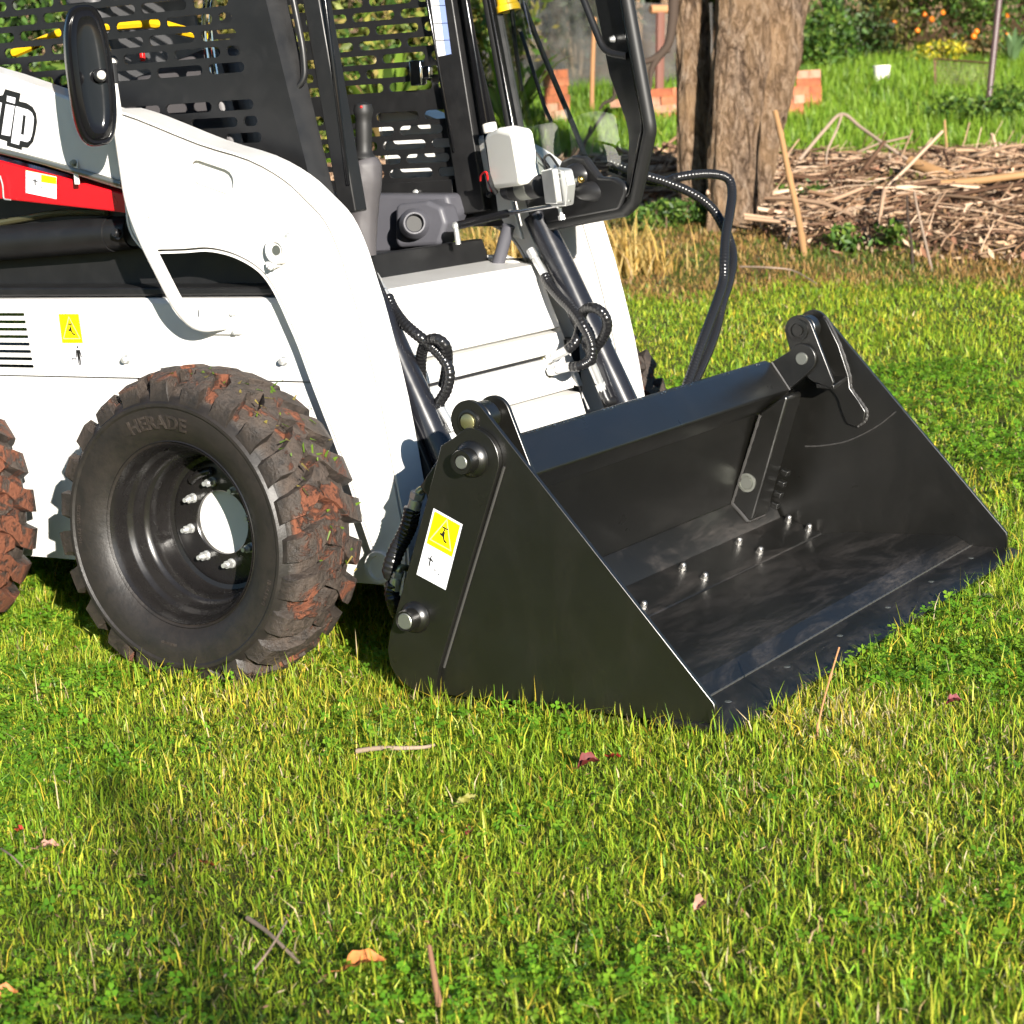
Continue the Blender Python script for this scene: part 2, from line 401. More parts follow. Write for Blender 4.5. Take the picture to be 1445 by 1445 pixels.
def glass():
    k = N('door_glass'); gl = k.n('ShaderNodeBsdfGlossy'); gl.inputs['Roughness'].default_value = 0.0; gl.inputs[0].default_value = (1, 1, 1, 1)
    tr = k.n('ShaderNodeBsdfTransparent'); tr.inputs[0].default_value = (0.90, 0.925, 0.91, 1)
    fr = k.n('ShaderNodeFresnel'); fr.inputs[0].default_value = 1.48; mx = k.n('ShaderNodeMixShader')
    geo = k.n('ShaderNodeNewGeometry'); k.l(k.math('MULTIPLY', fr.outputs[0], k.math('SUBTRACT', 1.0, geo.outputs['Backfacing'])), mx.inputs[0]); k.l(tr.outputs[0], mx.inputs[1]); k.l(gl.outputs[0], mx.inputs[2]); k.l(mx.outputs[0], k.out.inputs[0]); return k.m
M['glass'] = glass()
def net():
    k = N('shade_cloth'); tr = k.n('ShaderNodeBsdfTransparent'); mx = k.n('ShaderNodeMixShader')
    k.base((0.10, 0.095, 0.09)); k.set(Roughness=0.8)
    k.l(k.ramp(k.noise(2.2, 6, 0.7, dist=1.0), [(0.3, 0.30), (0.7, 0.72)]), mx.inputs[0]); k.l(tr.outputs[0], mx.inputs[1]); k.l(k.p.outputs[0], mx.inputs[2]); k.l(mx.outputs[0], k.out.inputs[0]); return k.m
M['net'] = net()
def wire():
    k = N('wire_netting'); tr = k.n('ShaderNodeBsdfTransparent'); mx = k.n('ShaderNodeMixShader'); mx.inputs[0].default_value = 0.28
    k.base((0.16, 0.11, 0.09)); k.set(Roughness=0.7); k.l(tr.outputs[0], mx.inputs[1]); k.l(k.p.outputs[0], mx.inputs[2]); k.l(mx.outputs[0], k.out.inputs[0]); return k.m
M['fabric'] = paint('grey_leatherette', (0.075, 0.070, 0.074), 0.5, var=0.15, peel=0.15)
M['seat'] = paint('seat_vinyl', (0.06, 0.06, 0.063), 0.45, var=0.1, peel=0.1)
# ------------------------------------------------------------------ the loader
LO = empty('skid_steer_loader', (-0.2, 0.905, 0))
tag(LO, 'white compact skid steer loader with black bucket lowered on the grass', 'loader')
YC = 0.905
def mir(y): return 2*YC-y

def figure_poly(kind):
    if kind == 'falling':
        return [[(0.40, 0.80), (0.62, 0.80), (0.62, 0.755), (0.53, 0.755), (0.53, 0.68), (0.49, 0.68), (0.49, 0.755), (0.40, 0.755)],
                [(0.47, 0.68), (0.545, 0.66), (0.56, 0.52), (0.60, 0.44), (0.70, 0.40), (0.69, 0.36), (0.58, 0.38), (0.50, 0.50), (0.40, 0.52), (0.36, 0.58), (0.45, 0.58)]]
    if kind == 'person':
        head = [(0.72+0.035*math.cos(2*PI*i/10), 0.87+0.05*math.sin(2*PI*i/10)) for i in range(10)]
        return [head, [(0.62, 0.78), (0.82, 0.78), (0.86, 0.55), (0.82, 0.53), (0.785, 0.68), (0.785, 0.28), (0.735, 0.28), (0.725, 0.52), (0.705, 0.28), (0.655, 0.28), (0.655, 0.68), (0.625, 0.53), (0.585, 0.55)],
                [(0.36, 0.49), (0.42, 0.54), (0.42, 0.505), (0.52, 0.505), (0.52, 0.54), (0.57, 0.49), (0.52, 0.44), (0.52, 0.475), (0.42, 0.475), (0.42, 0.44)]]
    if kind == 'small':
        return [[(0.30, 0.74), (0.33, 0.74), (0.33, 0.66), (0.42, 0.60), (0.42, 0.57), (0.33, 0.60), (0.34, 0.42), (0.30, 0.42), (0.29, 0.60), (0.21, 0.62), (0.21, 0.65), (0.29, 0.64)],
                [(0.48, 0.40), (0.54, 0.42), (0.54, 0.40), (0.66, 0.35), (0.66, 0.37), (0.72, 0.32), (0.66, 0.32), (0.66, 0.34), (0.54, 0.385), (0.54, 0.37)]]
    return []
def sticker(name, TL, TR, BR, BL, split, parent, lower='person', border=0.0, upper='falling', edge=False):
    TL, TR, BR, BL = map(Vector, (TL, TR, BR, BL)); nrm = (TR-TL).cross(BL-TL).normalized()
    if nrm.dot(Vector(CAM)-TL) < 0: nrm = -nrm
    def P(u, v, k): a = BL.lerp(BR, u); b = TL.lerp(TR, u); return a.lerp(b, v)+nrm*(0.0005*k)
    mb = MB()
    def poly(pts, k, mi): mb.add([P(u, v, k) for u, v in pts], [tuple(range(len(pts)))], mi)
    def sub(pts, v0, v1, u0=0.0, u1=1.0): return [(u0+u*(u1-u0), v0+v*(v1-v0)) for u, v in pts]
    sq = [(0, 0), (1, 0), (1, 1), (0, 1)]
    if edge: poly([(-0.025, -0.012), (1.025, -0.012), (1.025, 1.0), (-0.025, 1.0)], 0.4, 4)
    poly(sq, 1, 0); b = border
    poly(sub(sq, split, 1-b*0.5, b, 1-b), 2, 1)
    tri = [(0.5, 0.93), (0.93, 0.14), (0.07, 0.14)]; tri2 = [(0.5, 0.87), (0.88, 0.165), (0.12, 0.165)]
    if upper:
        mb.add([P(*q, 3) for q in sub(tri, split, 1, b, 1-b)]+[P(*q, 3) for q in sub(tri2, split, 1, b, 1-b)], [(0, 1, 4, 3), (1, 2, 5, 4), (2, 0, 3, 5)], 3)
        for pl in figure_poly('falling'): poly(sub(pl, split-0.06*(1-split), 1-0.14*(1-split), b, 1-b), 3, 2)
    for pl in figure_poly(lower): poly(sub(pl, 0.0, split), 3, 2)
    return mb.build(name, [M['decal_white'], M['decal_yellow'], M['decal_black'], M['decal_grey'], M['decal_edge']], parent, smooth=0)
def hexbolt(name, p, ax, r, h, parent, mat=None, washer=True):
    p = Vector(p); ax = Vector(ax).normalized(); mb = MB()
    if washer: mb.cyl(p, p+ax*h*0.18, r*1.35, seg=18)
    mb.cyl(p+ax*h*0.18, p+ax*h*0.85, r, seg=6); mb.cyl(p+ax*h*0.85, p+ax*h, r*0.72, r*0.55, seg=12)
    return mb.build(name, mat or M['zinc'], parent, smooth=30)

# ---- chassis: side panel with fold, vents; belly; far side
ch = MB(); YB = 0.33
for yb, sg in ((YB, 1), (mir(YB), -1)):
    vents = []
    if sg > 0:
        for i in range(8):
            zc = 0.860-i*0.0196; vents.append(fillet([(-1.20, zc-0.0042), (-0.762+i*0.0022, zc-0.0042), (-0.762+i*0.0022, zc+0.0042), (-1.20, zc+0.0042)], 0.003, 3))
    ch.prism([(-1.75, 0.6985), (0.30, 0.6985), (0.30, 0.888), (-1.75, 0.888)], yb, yb+sg*0.006, 'y', vents)
    ch.prism([(-1.75, 0.205), (0.36, 0.205), (0.34, 0.6945), (-1.75, 0.6945)], yb+sg*0.001, yb+sg*0.010, 'y')
    # folded top
    ch.add([(-1.75, yb, 0.888), (0.30, yb, 0.888), (0.30, yb+sg*0.012, 0.9), (-1.75, yb+sg*0.012, 0.9), (0.30, yb+sg*0.16, 0.912), (-1.75, yb+sg*0.16, 0.912)], [(0, 1, 2, 3), (3, 2, 4, 5)])
chassis = ch.build('chassis', M['white'], LO, smooth=30)
ib = MB(); ib.box((-0.72, YC, 0.45), (2.02, mir(YB)-YB-0.06, 0.46)); ib.build('engine_block', M['dark_cavity'], chassis)
for px, py in ((180, 507), (402, 509)): hexbolt('bolt', Y(px, py, YB), (0, -1, 0), 0.0085, 0.022, chassis)
sticker('warning_sticker', Y(83, 443, YB-.001), Y(111.2, 443, YB-.001), Y(123.8, 527.5, YB-.001), Y(93.9, 527.5, YB-.001), 0.515, chassis, edge=True)
sq = MB(); a = [Y(134, 553, YB-.0006), Y(152, 553, YB-.0006), Y(153, 572, YB-.0006), Y(135, 572, YB-.0006)]; sq.add(a, [(0, 1, 2, 3)]); sq.build('data_plate', M['decal_white'], chassis, smooth=0)

# dark hood panel behind the arm, under the cab
db = MB(); db.prism([(-1.75, 0.905), (0.055, 0.905), (0.03, 0.945), (-1.75, 0.945)], 0.47, mir(0.47), 'y'); db.prism(fillet([(-1.75, 0.905), (0.10, 0.905), (0.08, 1.02), (-0.1, 1.12), (-1.75, 1.30)], 0.02), 0.456, 0.469, 'y')
db.prism(fillet([(-1.75, 0.906), (0.22, 0.906), (0.20, 0.925), (-1.75, 0.935)], 0.006), 0.345, 0.456, 'y')
db.build('cab_base', M['black'], LO, bevel=0.006)

# ---- arms
def arm(y0, y1, name):
    top = [Y(px, py, 0.28) for px, py in [(160, 160), (210, 180), (280, 200), (350, 222), (400, 250), (433, 280), (460, 310), (480, 353), (495, 400), (510, 450), (540, 570), (562, 690)]]
    outer = [(-0.35, 1.375), (-0.27, 1.352)]+[(p.x, p.z) for p in top[2:]]+[(0.452, 0.36), (0.455, 0.27), (0.435, 0.19), (0.395, 0.182), (0.345, 0.26)]
    inner = [Y(px, py, 0.28) for px, py in [(520, 770), (480, 650), (440, 545), (420, 490), (405, 455), (393, 428), (382, 407), (370, 390), (355, 377), (335, 366), (315, 359), (290, 355), (262, 357), (230, 358)]]
    poly = outer[:-1]+[(p.x, p.z) for p in inner]+[(-0.275, 1.019), (-0.315, 1.05), (-0.335, 1.10), (-0.335, 1.20), (-0.35, 1.28)]
    sm = [Vector((q[0], 0, q[1])) for q in poly]; sp = spline(sm+[sm[0]], 3)[:-1]
    pl = [(p.x, p.z) for p in sp]
    s = 1 if y0 < y1 else -1
    area = sum(pl[i-1][0]*pl[i][1]-pl[i][0]*pl[i-1][1] for i in range(len(pl))); sgn = 1 if area > 0 else -1
    def inset(d):
        out = []; n = len(pl)
        for i in range(n):
            a = Vector(pl[i-1]); b = Vector(pl[(i+1) % n]); t = (b-a).normalized(); out.append((pl[i][0]-t.y*d*sgn, pl[i][1]+t.x*d*sgn))
        return out
    mb = MB(); rec = stadium(*[(lambda q: (q.x, q.z))(Y(297, 250, .28))][0], 0.042, 0.030, 7, R(-17))
    i0, i1 = inset(0.0055), inset(0.0108); rec2 = stadium(*[(lambda q: (q.x, q.z))(Y(297, 250, .28))][0], 0.042, 0.034, 7, R(-17))
    mb.prism(i1, y0, y0+s*0.010, 'y', [rec])       # side plate with pressed recess
    mb.prism(pl, y0+s*0.0015, y1-s*0.0015, 'y', [i0])                                          # wrapped edge plate, open groove between
    mb.prism(i0, y0+s*0.045, y1-s*0.016, 'y'); mb.prism(i1, y0+s*0.010, y0+s*0.045, 'y', [rec2]); mb.prism(rec, y0+s*0.016, y0+s*0.018, 'y'); mb.prism(i1, y1-s*0.010, y1, 'y')
    return mb.build(name, M['white'], LO, smooth=40)
# normals of the inset depend on winding: check once
a1 = arm(0.28, 0.39, 'loader_arm'); a2 = arm(mir(0.28), mir(0.39), 'loader_arm')
pb = Y(398, 352, 0.28)
mb = MB(); mb.lathe([(0.0, -0.022), (0.012, -0.022), (0.013, -0.018), (0.018, -0.018), (0.019, -0.026), (0.031, -0.026), (0.034, -0.022), (0.034, 0.0)], pb, (0, 1, 0), 32); mb.box(pb+Vector((-0.02, -0.012, -0.034)), (0.03, 0.02, 0.014)); mb.build('pivot_boss', M['white'], a1, bevel=0.001)
hexbolt('grease_bolt', pb+Vector((-0.017, -0.016, -0.038)), (-0.3, -1, -0.3), 0.006, 0.016, a1); hexbolt('keeper_bolt', pb+Vector((0.026, -0.003, 0.032)), (0, -1, 0), 0.006, 0.012, a1)
mb = MB(); mb.cyl(pb+Vector((0, -0.0235, 0)), pb+Vector((0, -0.021, 0)), 0.012, seg=20); mb.build('pin_end', M['steel_pin'], a1)
bt = Y(537, 800, 0.28)
mb = MB(); mb.lathe([(0.0, -0.004), (0.028, -0.004), (0.03, -0.012), (0.038, -0.012), (0.04, -0.009), (0.04, 0.01)], bt, (0, 1, 0), 32); mb.build('pivot_tube', M['white'], a1)
for px, py in ((201, 293), (213, 305), (208, 318)): hexbolt('weld_stud', Y(px, py, 0.28), (0, -1, 0), 0.004, 0.006, a1, M['white'], False)
# cross tube between the arms, low down behind the bucket
mb = MB(); mb.cyl((0.40, 0.39, 0.30), (0.40, mir(0.39), 0.30), 0.055, seg=28); mb.build('cross_tube', M['white'], LO)

# rear arm section with lettering, drip rail and red lock bar
ra = MB(); ra.prism([(-1.7, 1.745), (-0.736, 1.481), (-0.40, 1.376), (-0.30, 1.34), (-0.30, 1.13), (-0.35, 1.172), (-0.763, 1.284), (-1.7, 1.52)], 0.305, 0.395, 'y')
rear = ra.build('rear_arm', M['white'], LO, bevel=0.007)
dr = MB(); pth = [Y(0, 217, 0.297), Y(60, 232, 0.297), Y(120, 249, 0.297), Y(172, 264, 0.297)]
dr.tube([p+Vector((0, 0, 0.008)) for p in [Vector((-1.6, 0.297, 1.50))]+pth], 0.008, 8); dr.build('trim_rail', M['steel_pin'], rear)
mb = MB(); c1 = Y(107, 230, 0.302); mb.box(c1+Vector((0.002, -0.004, -0.024)), (0.016, 0.005, 0.06)); mb.build('clip_bracket', M['white'], rear, bevel=0.002); hexbolt('bolt', c1+Vector((0, -0.006, 0.0)), (0, -1, 0), 0.007, 0.012, rear, M['steel_pin'])
def pxp(mb, pts, y, mi=0, holes=()):
    tr = lambda L: [(lambda q: (q.x, q.z))(Y(px, py, y)) for px, py in L]
    mb.prism(tr(pts), y, y+0.0004, 'y', [tr(h) for h in holes], mi)
mb = MB(); pxp(mb, [(-60, 122), (-20, 116), (0, 135), (4, 134), (7.3, 125.6), (29, 131.8), (27, 143), (37.4, 145.3), (46, 151), (50.9, 160), (52.3, 172), (50, 187), (46.7, 200), (39.4, 208.6), (31, 207.6), (30.7, 211.7), (9.3, 205.5), (10, 199.3), (0, 196), (-60, 184)], 0.3035); mb.build('lettering_outline', M['decal_black'], rear, smooth=0)
mb = MB(); yl = 0.3025
pxp(mb, [(10, 135), (21.8, 138), (20.8, 146.4), (9.3, 143)], yl); pxp(mb, [(8.3, 146.8), (20.6, 149.6), (14.1, 192), (2, 190)], yl)
pxp(mb, [(22.4, 149.6), (39.4, 154.7), (45, 159), (47.7, 166), (46.6, 180), (44.6, 192), (42, 198), (38.4, 200.6), (28, 198), (26.6, 204.5), (15.6, 201.4)], yl, 0, [[(32.4, 162), (36.6, 163.4), (33.6, 190.5), (29.2, 189.6)]])
pxp(mb, [(-10, 142), (2.5, 145), (-4, 188), (-38, 180), (-31, 137), (-19, 140), (-24.5, 173), (-15, 175)], yl); mb.build('lettering', M['decal_white'], rear, smooth=0)
rb = MB(); rb.prism([(-1.5, 1.43), (-0.785, 1.262), (-0.33, 1.155), (-0.33, 1.112), (-0.40, 1.12), (-0.80, 1.163), (-1.5, 1.26)], 0.325, 0.375, 'y')
red = rb.build('arm_lock_bar', M['red'], LO, bevel=0.004)
sticker('warning_sticker', Y(36.5, 240, .3235), Y(80, 249, .3235), Y(80, 281, .3235), Y(36.5, 272, .3235), 0.99, red, 'small', 0.0, None)
mb = MB(); ys = [Y(58, 246, .3225), Y(79.5, 250.5, .3225), Y(79.5, 260, .3225), Y(58, 257, .3225)]; mb.add(ys, [(0, 1, 2, 3)]); mb.build('sticker_header', M['decal_yellow'], red, smooth=0)
mb = MB(); mb.tube(bend([Y(0, 248, .315), Y(4, 262, .315), Y(5, 281, .315), Y(15, 282, .315)], 0.008), 0.0022, 8); mb.build('spring_clip', M['zinc'], red)
# lift cylinder
lc = MB(); A = Y(-120, 353, 0.40); B = Y(160, 330, 0.40); lc.cyl(A+(A-B)*0.6, B, 0.046, seg=32); lc.cyl(B, B+(B-A).normalized()*0.07, 0.043, seg=32); C2 = B+(B-A).normalized()*0.095; lc.cyl(C2+Vector((0, -0.03, 0)), C2+Vector((0, 0.03, 0)), 0.035, seg=24)
lift = lc.build('lift_cylinder', M['black'], LO)
mb = MB(); mb.tube(spline([Y(-60, 325, .44), Y(20, 311, .44), Y(80, 301, .44), Y(150, 300, .44)]), 0.009, 8); mb.build('cylinder_pipe', M['olive'], lift)
hexbolt('hose_fitting', C2+Vector((-0.03, -0.05, 0.0)), (0, -1, 0.2), 0.012, 0.02, lift, M['black'])

# ---- handrail and mirror
hr = MB(); path = [Y(160, 118, 0.205), Y(167, 165, 0.205), Y(185, 288, 0.205), Y(205, 340, 0.208), Y(252, 432, 0.215), Y(278, 461, 0.25), Y(318, 456, 0.316)]
hr.tube(bend([path[0], path[1]], 0.01), 0.0105, 16); hr.tube(bend(path[1:], 0.05, 8), 0.0165, 18)
handrail = hr.build('handrail', M['white'], LO)
fl = MB(); p0 = Y(268, 436, 0.322); p1 = Y(342, 472, 0.322); fl.prism(fillet([(p0.x+0.03, p1.z), (p1.x, p1.z), (p1.x, p0.z+0.004), (p0.x+0.03, p0.z+0.004)], 0.006), 0.318, 0.3295, 'y'); fl.build('mount_plate', M['white'], handrail, bevel=0.0015)
for px, py in ((329.5, 443), (332, 469)): hexbolt('bolt', Y(px, py, 0.318), (0, -1, 0), 0.0055, 0.010, handrail)
mi = empty('mirror', Y(160, 118, 0.205), LO)
mb = MB(); t0 = Y(160, 118, .205); t1 = Y(157, 92, .205); mb.cyl(t0, t1, 0.0135, seg=18); mb.cyl(t1, t1+(t1-t0)*0.12, 0.012, seg=18); mb.build('clamp', M['black_plastic'], mi)
mb = MB(); mb.lathe([(0.0, 0.008), (0.008, 0.006), (0.013, 0.0), (0.013, -0.004), (0, -0.004)], t1+(t1-t0)*0.2, (t1-t0), 16); mb.build('stem_cap', M['white_plastic'], mi)
# housing: capsule outline dished towards the viewer, glass on the rear face
mc = Y(128, 107, 0.125); ez = (Y(140, 205, .125)-Y(116, 8, .125)).normalized()*-1; nrm = Vector((0.80, -0.55, 0.12)); nrm = (nrm-ez*nrm.dot(ez)).normalized(); ex = ez.cross(nrm).normalized()
def caps(sc, hh, ww):
    out = []
    for k in range(48):
        a = 2*PI*k/48; cc, s = math.cos(a), math.sin(a); e = 0.64
        out.append(((ww-0.9*ww*(1-sc))*math.copysign(abs(cc)**e, cc), (hh-ww*1.15*(1-sc))*math.copysign(abs(s)**(e+0.1), s)))
    return out
mh = MB(); rings = [(1.0, -0.016), (1.0, 0.004), (0.97, 0.012), (0.90, 0.016), (0.80, 0.013), (0.72, 0.022), (0.55, 0.027), (0.40, 0.022), (0.20, 0.021)]
vs = []; fs = []
for sc, h in rings:
    for x, z in caps(sc, 0.166, 0.055): vs.append(mc+ex*x+ez*z+nrm*h)
for i in range(len(rings)-1):
    for k in range(48): fs.append((i*48+k, i*48+(k+1) % 48, (i+1)*48+(k+1) % 48, (i+1)*48+k))
fs.append(tuple(range((len(rings)-1)*48, len(rings)*48))); mh.add(vs, fs); mh.build('housing', M['gloss_black'], mi, smooth=50)
mg = MB(); mg.add([mc+ex*x+ez*z-nrm*0.013 for x, z in caps(0.97, 0.166, 0.056)], [tuple(range(48))]); mg.build('glass', M['chrome'], mi, smooth=0)
mb = MB(); j = Y(143, 106, .11); mb.ball(j, 0.011, 0); mb.build('ball_joint', M['white_plastic'], mi); mb = MB(); mb.cyl(j, t0.lerp(t1, 0.55), 0.006, seg=10); mb.ball(j+nrm*-0.012, 0.017); mb.build('joint_arm', M['black_plastic'], mi)

# ---- wheels
def tyre_mesh(mat):
    prof = [(0.208, 0.014), (0.221, 0.001), (0.226, -0.004), (0.240, -0.015), (0.262, -0.025), (0.285, -0.029), (0.306, -0.029), (0.311, -0.033), (0.318, -0.033), (0.322, -0.028), (0.332, -0.018), (0.347, 0.002), (0.356, 0.05), (0.358, 0.102), (0.356, 0.155), (0.347, 0.2), (0.332, 0.22), (0.31, 0.232), (0.27, 0.232), (0.23, 0.21), (0.208, 0.19)]
    seg = 128; V = []; mud = []; F = []
    for k in range(seg):
        t = 2*PI*k/seg
        for r, y in prof: V.append((r*math.cos(t), y, r*math.sin(t))); mud.append(1.0 if r > 0.335 and -0.01 < y < 0.215 else (0.10 if y > 0 else 0.03))
    m = len(prof)
    for k in range(seg):
        for i in range(m-1): F.append((k*m+i, k*m+i+1, ((k+1) % seg)*m+i+1, ((k+1) % seg)*m+i))
    rnd = random.Random(3); NL = 23
    for side in (0, 1):
        for i in range(NL):
            th = 2*PI*(i+0.5*side)/NL; jit = rnd.uniform(-0.006, 0.006)
            ax = [(-0.027, -0.03, 0.318, 0.340), (-0.016, -0.015, 0.328, 0.366), (0.020, 0.0, 0.345, 0.381), (0.060, 0.055, 0.350, 0.386), (0.095, 0.145, 0.352, 0.387), (0.128, 0.175, 0.352, 0.386)]
            sec = []
            for q, (y, dt, rb, rt) in enumerate(ax):
                yy = y if side == 0 else 0.204-y; hw = (0.074, 0.076, 0.076, 0.070, 0.060, 0.054)[q]; hb = hw*1.22
                o = len(V)
                for tt, rr in ((th+dt-hb, rb), (th+dt-hw, rt+jit), (th+dt+hw, rt+jit+rnd.uniform(-.002, .002)), (th+dt+hb, rb)):
                    V.append(((rr+rnd.uniform(-.0022, .0015))*math.cos(tt+rnd.uniform(-.008, .008)), yy+rnd.uniform(-.002, .002), (rr+rnd.uniform(-.0022, .0015))*math.sin(tt+rnd.uniform(-.008, .008))))
                mud += [0.7, 1.0, 1.0, 0.7] if q > 1 else [0.3, 0.6, 0.6, 0.3] if q else [0.1, 0.25, 0.25, 0.1]; sec.append(o)
            for a, b in zip(sec, sec[1:]):
                for q in range(3): F.append((a+q, a+q+1, b+q+1, b+q))
            F.append((sec[0], sec[0]+3, sec[0]+2, sec[0]+1)); F.append((sec[-1], sec[-1]+1, sec[-1]+2, sec[-1]+3))
    def sy(r):
        for (r1, y1), (r2, y2) in zip(prof, prof[1:]):
            if min(r1, r2) <= r <= max(r1, r2) and y1 < 0.02: return y1+(y2-y1)*(r-r1)/(r2-r1+1e-9)
        return -0.03
    for body, rr, size, th0, ext in (('HERADE', 0.258, 0.046, R(95), 0.0045), ('10-16.5 TUBELESS', 0.289, 0.0125, R(178), 0.0012), ('10-16.5 NHS', 0.289, 0.0125, R(-22), 0.0012), ('MAX LOAD', 0.262, 0.009, R(262), 0.001)):
        vs, fs = text_mesh(body, size, ext, size*0.02, 0.95, 1.05); xm = max(v[0] for v in vs)/2; o = len(V)
        for x, y, z in vs:
            t = th0-(x-xm)/rr; r = rr+y; V.append((r*math.cos(t), sy(r)-0.0004-z, r*math.sin(t))); mud.append(0.32)
        F += [tuple(i+o for i in f) for f in fs]
    # long moulded badge to the left of the name
    bd = stadium(0, 0, 0.018, 0.011, 6); o = len(V)
    for k in (0.0, 0.0012):
        for x, y in bd: t = R(113)-x/0.272; r = 0.272+y; V.append((r*math.cos(t), sy(r)-0.0003-k, r*math.sin(t))); mud.append(0.05)
    nb = len(bd); F += [(o+i, o+(i+1) % nb, o+nb+(i+1) % nb, o+nb+i) for i in range(nb)]+[tuple(range(o+nb, o+2*nb))]
    me = bpy.data.meshes.new('tyre'); me.from_pydata(V, [], F); bm = bmesh.new(); bm.from_mesh(me); bmesh.ops.recalc_face_normals(bm, faces=bm.faces); bm.to_mesh(me); bm.free()
    me.polygons.foreach_set('use_smooth', [True]*len(me.polygons)); me.set_sharp_from_angle(angle=R(28))
    at = me.color_attributes.new('tint', 'FLOAT_COLOR', 'POINT'); at.data.foreach_set('color', np.repeat(np.array(mud, np.float32)[:, None], 4, 1).ravel()); me.materials.append(mat); return me
def rim_mesh():
    mb = MB(); mb.lathe([(0.224, -0.006), (0.229, -0.003), (0.229, 0.004), (0.224, 0.006), (0.2185, 0.003), (0.217, -0.003), (0.214, 0.002), (0.207, 0.016), (0.2055, 0.040), (0.203, 0.046), (0.196, 0.052), (0.192, 0.062), (0.190, 0.082), (0.186, 0.090), (0.178, 0.095), (0.174, 0.104), (0.172, 0.118), (0.171, 0.150), (0.166, 0.158), (0.155, 0.161), (0.150, 0.157), (0.142, 0.155), (0.080, 0.155), (0.078, 0.157), (0.078, 0.167), (0.15, 0.168), (0.2, 0.168), (0.205, 0.20), (0.224, 0.205)], (0, 0, 0), (0, 1, 0), 96)
    o = mb.build('rim', M['rim'], None, smooth=32); me = o.data; bpy.data.objects.remove(o); return me
def nut_mesh():
    mb = MB(); mb.cyl((0, 0, 0), (0, -0.004, 0), 0.0125, 0.0115, seg=16); mb.cyl((0, -0.004, 0), (0, -0.020, 0), 0.0105, seg=6); mb.cyl((0, -0.020, 0), (0, -0.024, 0), 0.0085, 0.006, seg=12); mb.cyl((0, -0.024, 0), (0, -0.034, 0), 0.0058, seg=10)
    o = mb.build('wheel_nut', M['zinc'], None, smooth=30); me = o.data; bpy.data.objects.remove(o); return me
TM1, TM2, RM, NM = tyre_mesh(M['tyre']), tyre_mesh(M['tyre_muddy']), rim_mesh(), nut_mesh()
def hub_mesh():
    mb = MB(); mb.cyl((0, 0.20, 0), (0, 0.36, 0), 0.125, seg=40); mb.cyl((0, 0.176, 0), (0, 0.20, 0), 0.145, seg=40)
    o = mb.build('hub', M['white'], None); me = o.data; bpy.data.objects.remove(o); return me
HM = hub_mesh()
def wheel(x, y, flip, tm, spin, nuts=True):
    w = empty('wheel', (x, y, 0.375), LO)
    if flip: w.rotation_euler = (0, 0, PI)
    def ch_(name, me, rot=0.0, loc=(0, 0, 0)):
        o = bpy.data.objects.new(name, me); COL.objects.link(o); o.parent = w; o.location = loc; o.rotation_euler = (0, rot, 0); return o
    ch_('tyre', tm, spin); ch_('rim', RM); ch_('hub', HM)
    if nuts:
        for k in range(8):
            a = 1.767+k*PI/4; ch_('wheel_nut', NM, random.uniform(0, 1), (0.1016*math.cos(a), 0.1555, 0.1016*math.sin(a)))
    # valve guard on the rim
    return w
W1 = wheel(0, 0, False, TM1, R(1)); W2 = wheel(-1.045, 0, False, TM2, R(21)); W3 = wheel(0, mir(0), True, TM1, R(9), False)
mb = MB(); vg = [Vector((0.128*math.cos(a), 0.150, 0.128*math.sin(a))) for a in [R(d) for d in range(98, 132, 5)]]
mb.tube([p+Vector((0, -0.006*math.sin(PI*i/6), 0)) for i, p in enumerate(vg)], 0.011, 10); o = mb.build('valve_guard', M['rim'], None); o.parent = W1
# grass clippings stuck in the tread
V = []; T = []; Cc = []
for i in range(60):
    a = R(random.triangular(-30, 95, 45)); y = random.uniform(0.0, 0.2); r = 0.386+random.uniform(-0.004, 0.003); L = random.uniform(0.006, 0.026); q = random.uniform(0, PI)
    c = Vector((r*math.cos(a), y, r*math.sin(a))); tn = Vector((-math.sin(a), 0, math.cos(a))); d = tn*math.cos(q)+Vector((0, 1, 0))*math.sin(q); e = (tn*-math.sin(q)+Vector((0, 1, 0))*math.cos(q))*random.uniform(0.0015, 0.0045)
    b = len(V); V += [c-d*L/2-e, c-d*L/2+e, c+d*L/2+e*0.4+Vector((math.cos(a), 0, math.sin(a)))*0.004, c+d*L/2-e*0.4]; T.append((b, b+1, b+2, b+3)); Cc += [random.choice([(0.10, 0.19, 0.015), (0.30, 0.24, 0.06), (0.14, 0.24, 0.02)])]*4
gc = np_mesh('grass_clippings', np.array([tuple(v) for v in V]), T, None, np.array(Cc), M['grass']); gc.parent = W1; gc['kind'] = 'stuff'

# ---- front cover between the arms
fc = MB(); y0, y1 = 0.40, 1.335
prof = [(0.06, 0.905), (0.215, 0.894), (0.281, 0.7175), (0.252, 0.715), (0.252, 0.709), (0.286, 0.7065), (0.296, 0.652), (0.270, 0.650), (0.270, 0.645), (0.300, 0.642), (0.316, 0.548), (0.290, 0.547), (0.290, 0.541), (0.333, 0.536), (0.352, 0.47), (0.395, 0.30), (0.38, 0.20), (0.0, 0.20), (0.0, 0.905)]
fc.prism(prof, y0, y1, 'y'); cover = fc.build('front_cover', M['white'], LO, bevel=0.004)
mb = MB(); mb.prism([(0.02, 0.60), (0.33, 0.55), (0.20, 0.88), (0.10, 0.92), (0.02, 0.92)], y1+0.004, y1+0.03, 'y'); mb.build('cover_flange', M['white'], cover, bevel=0.004)
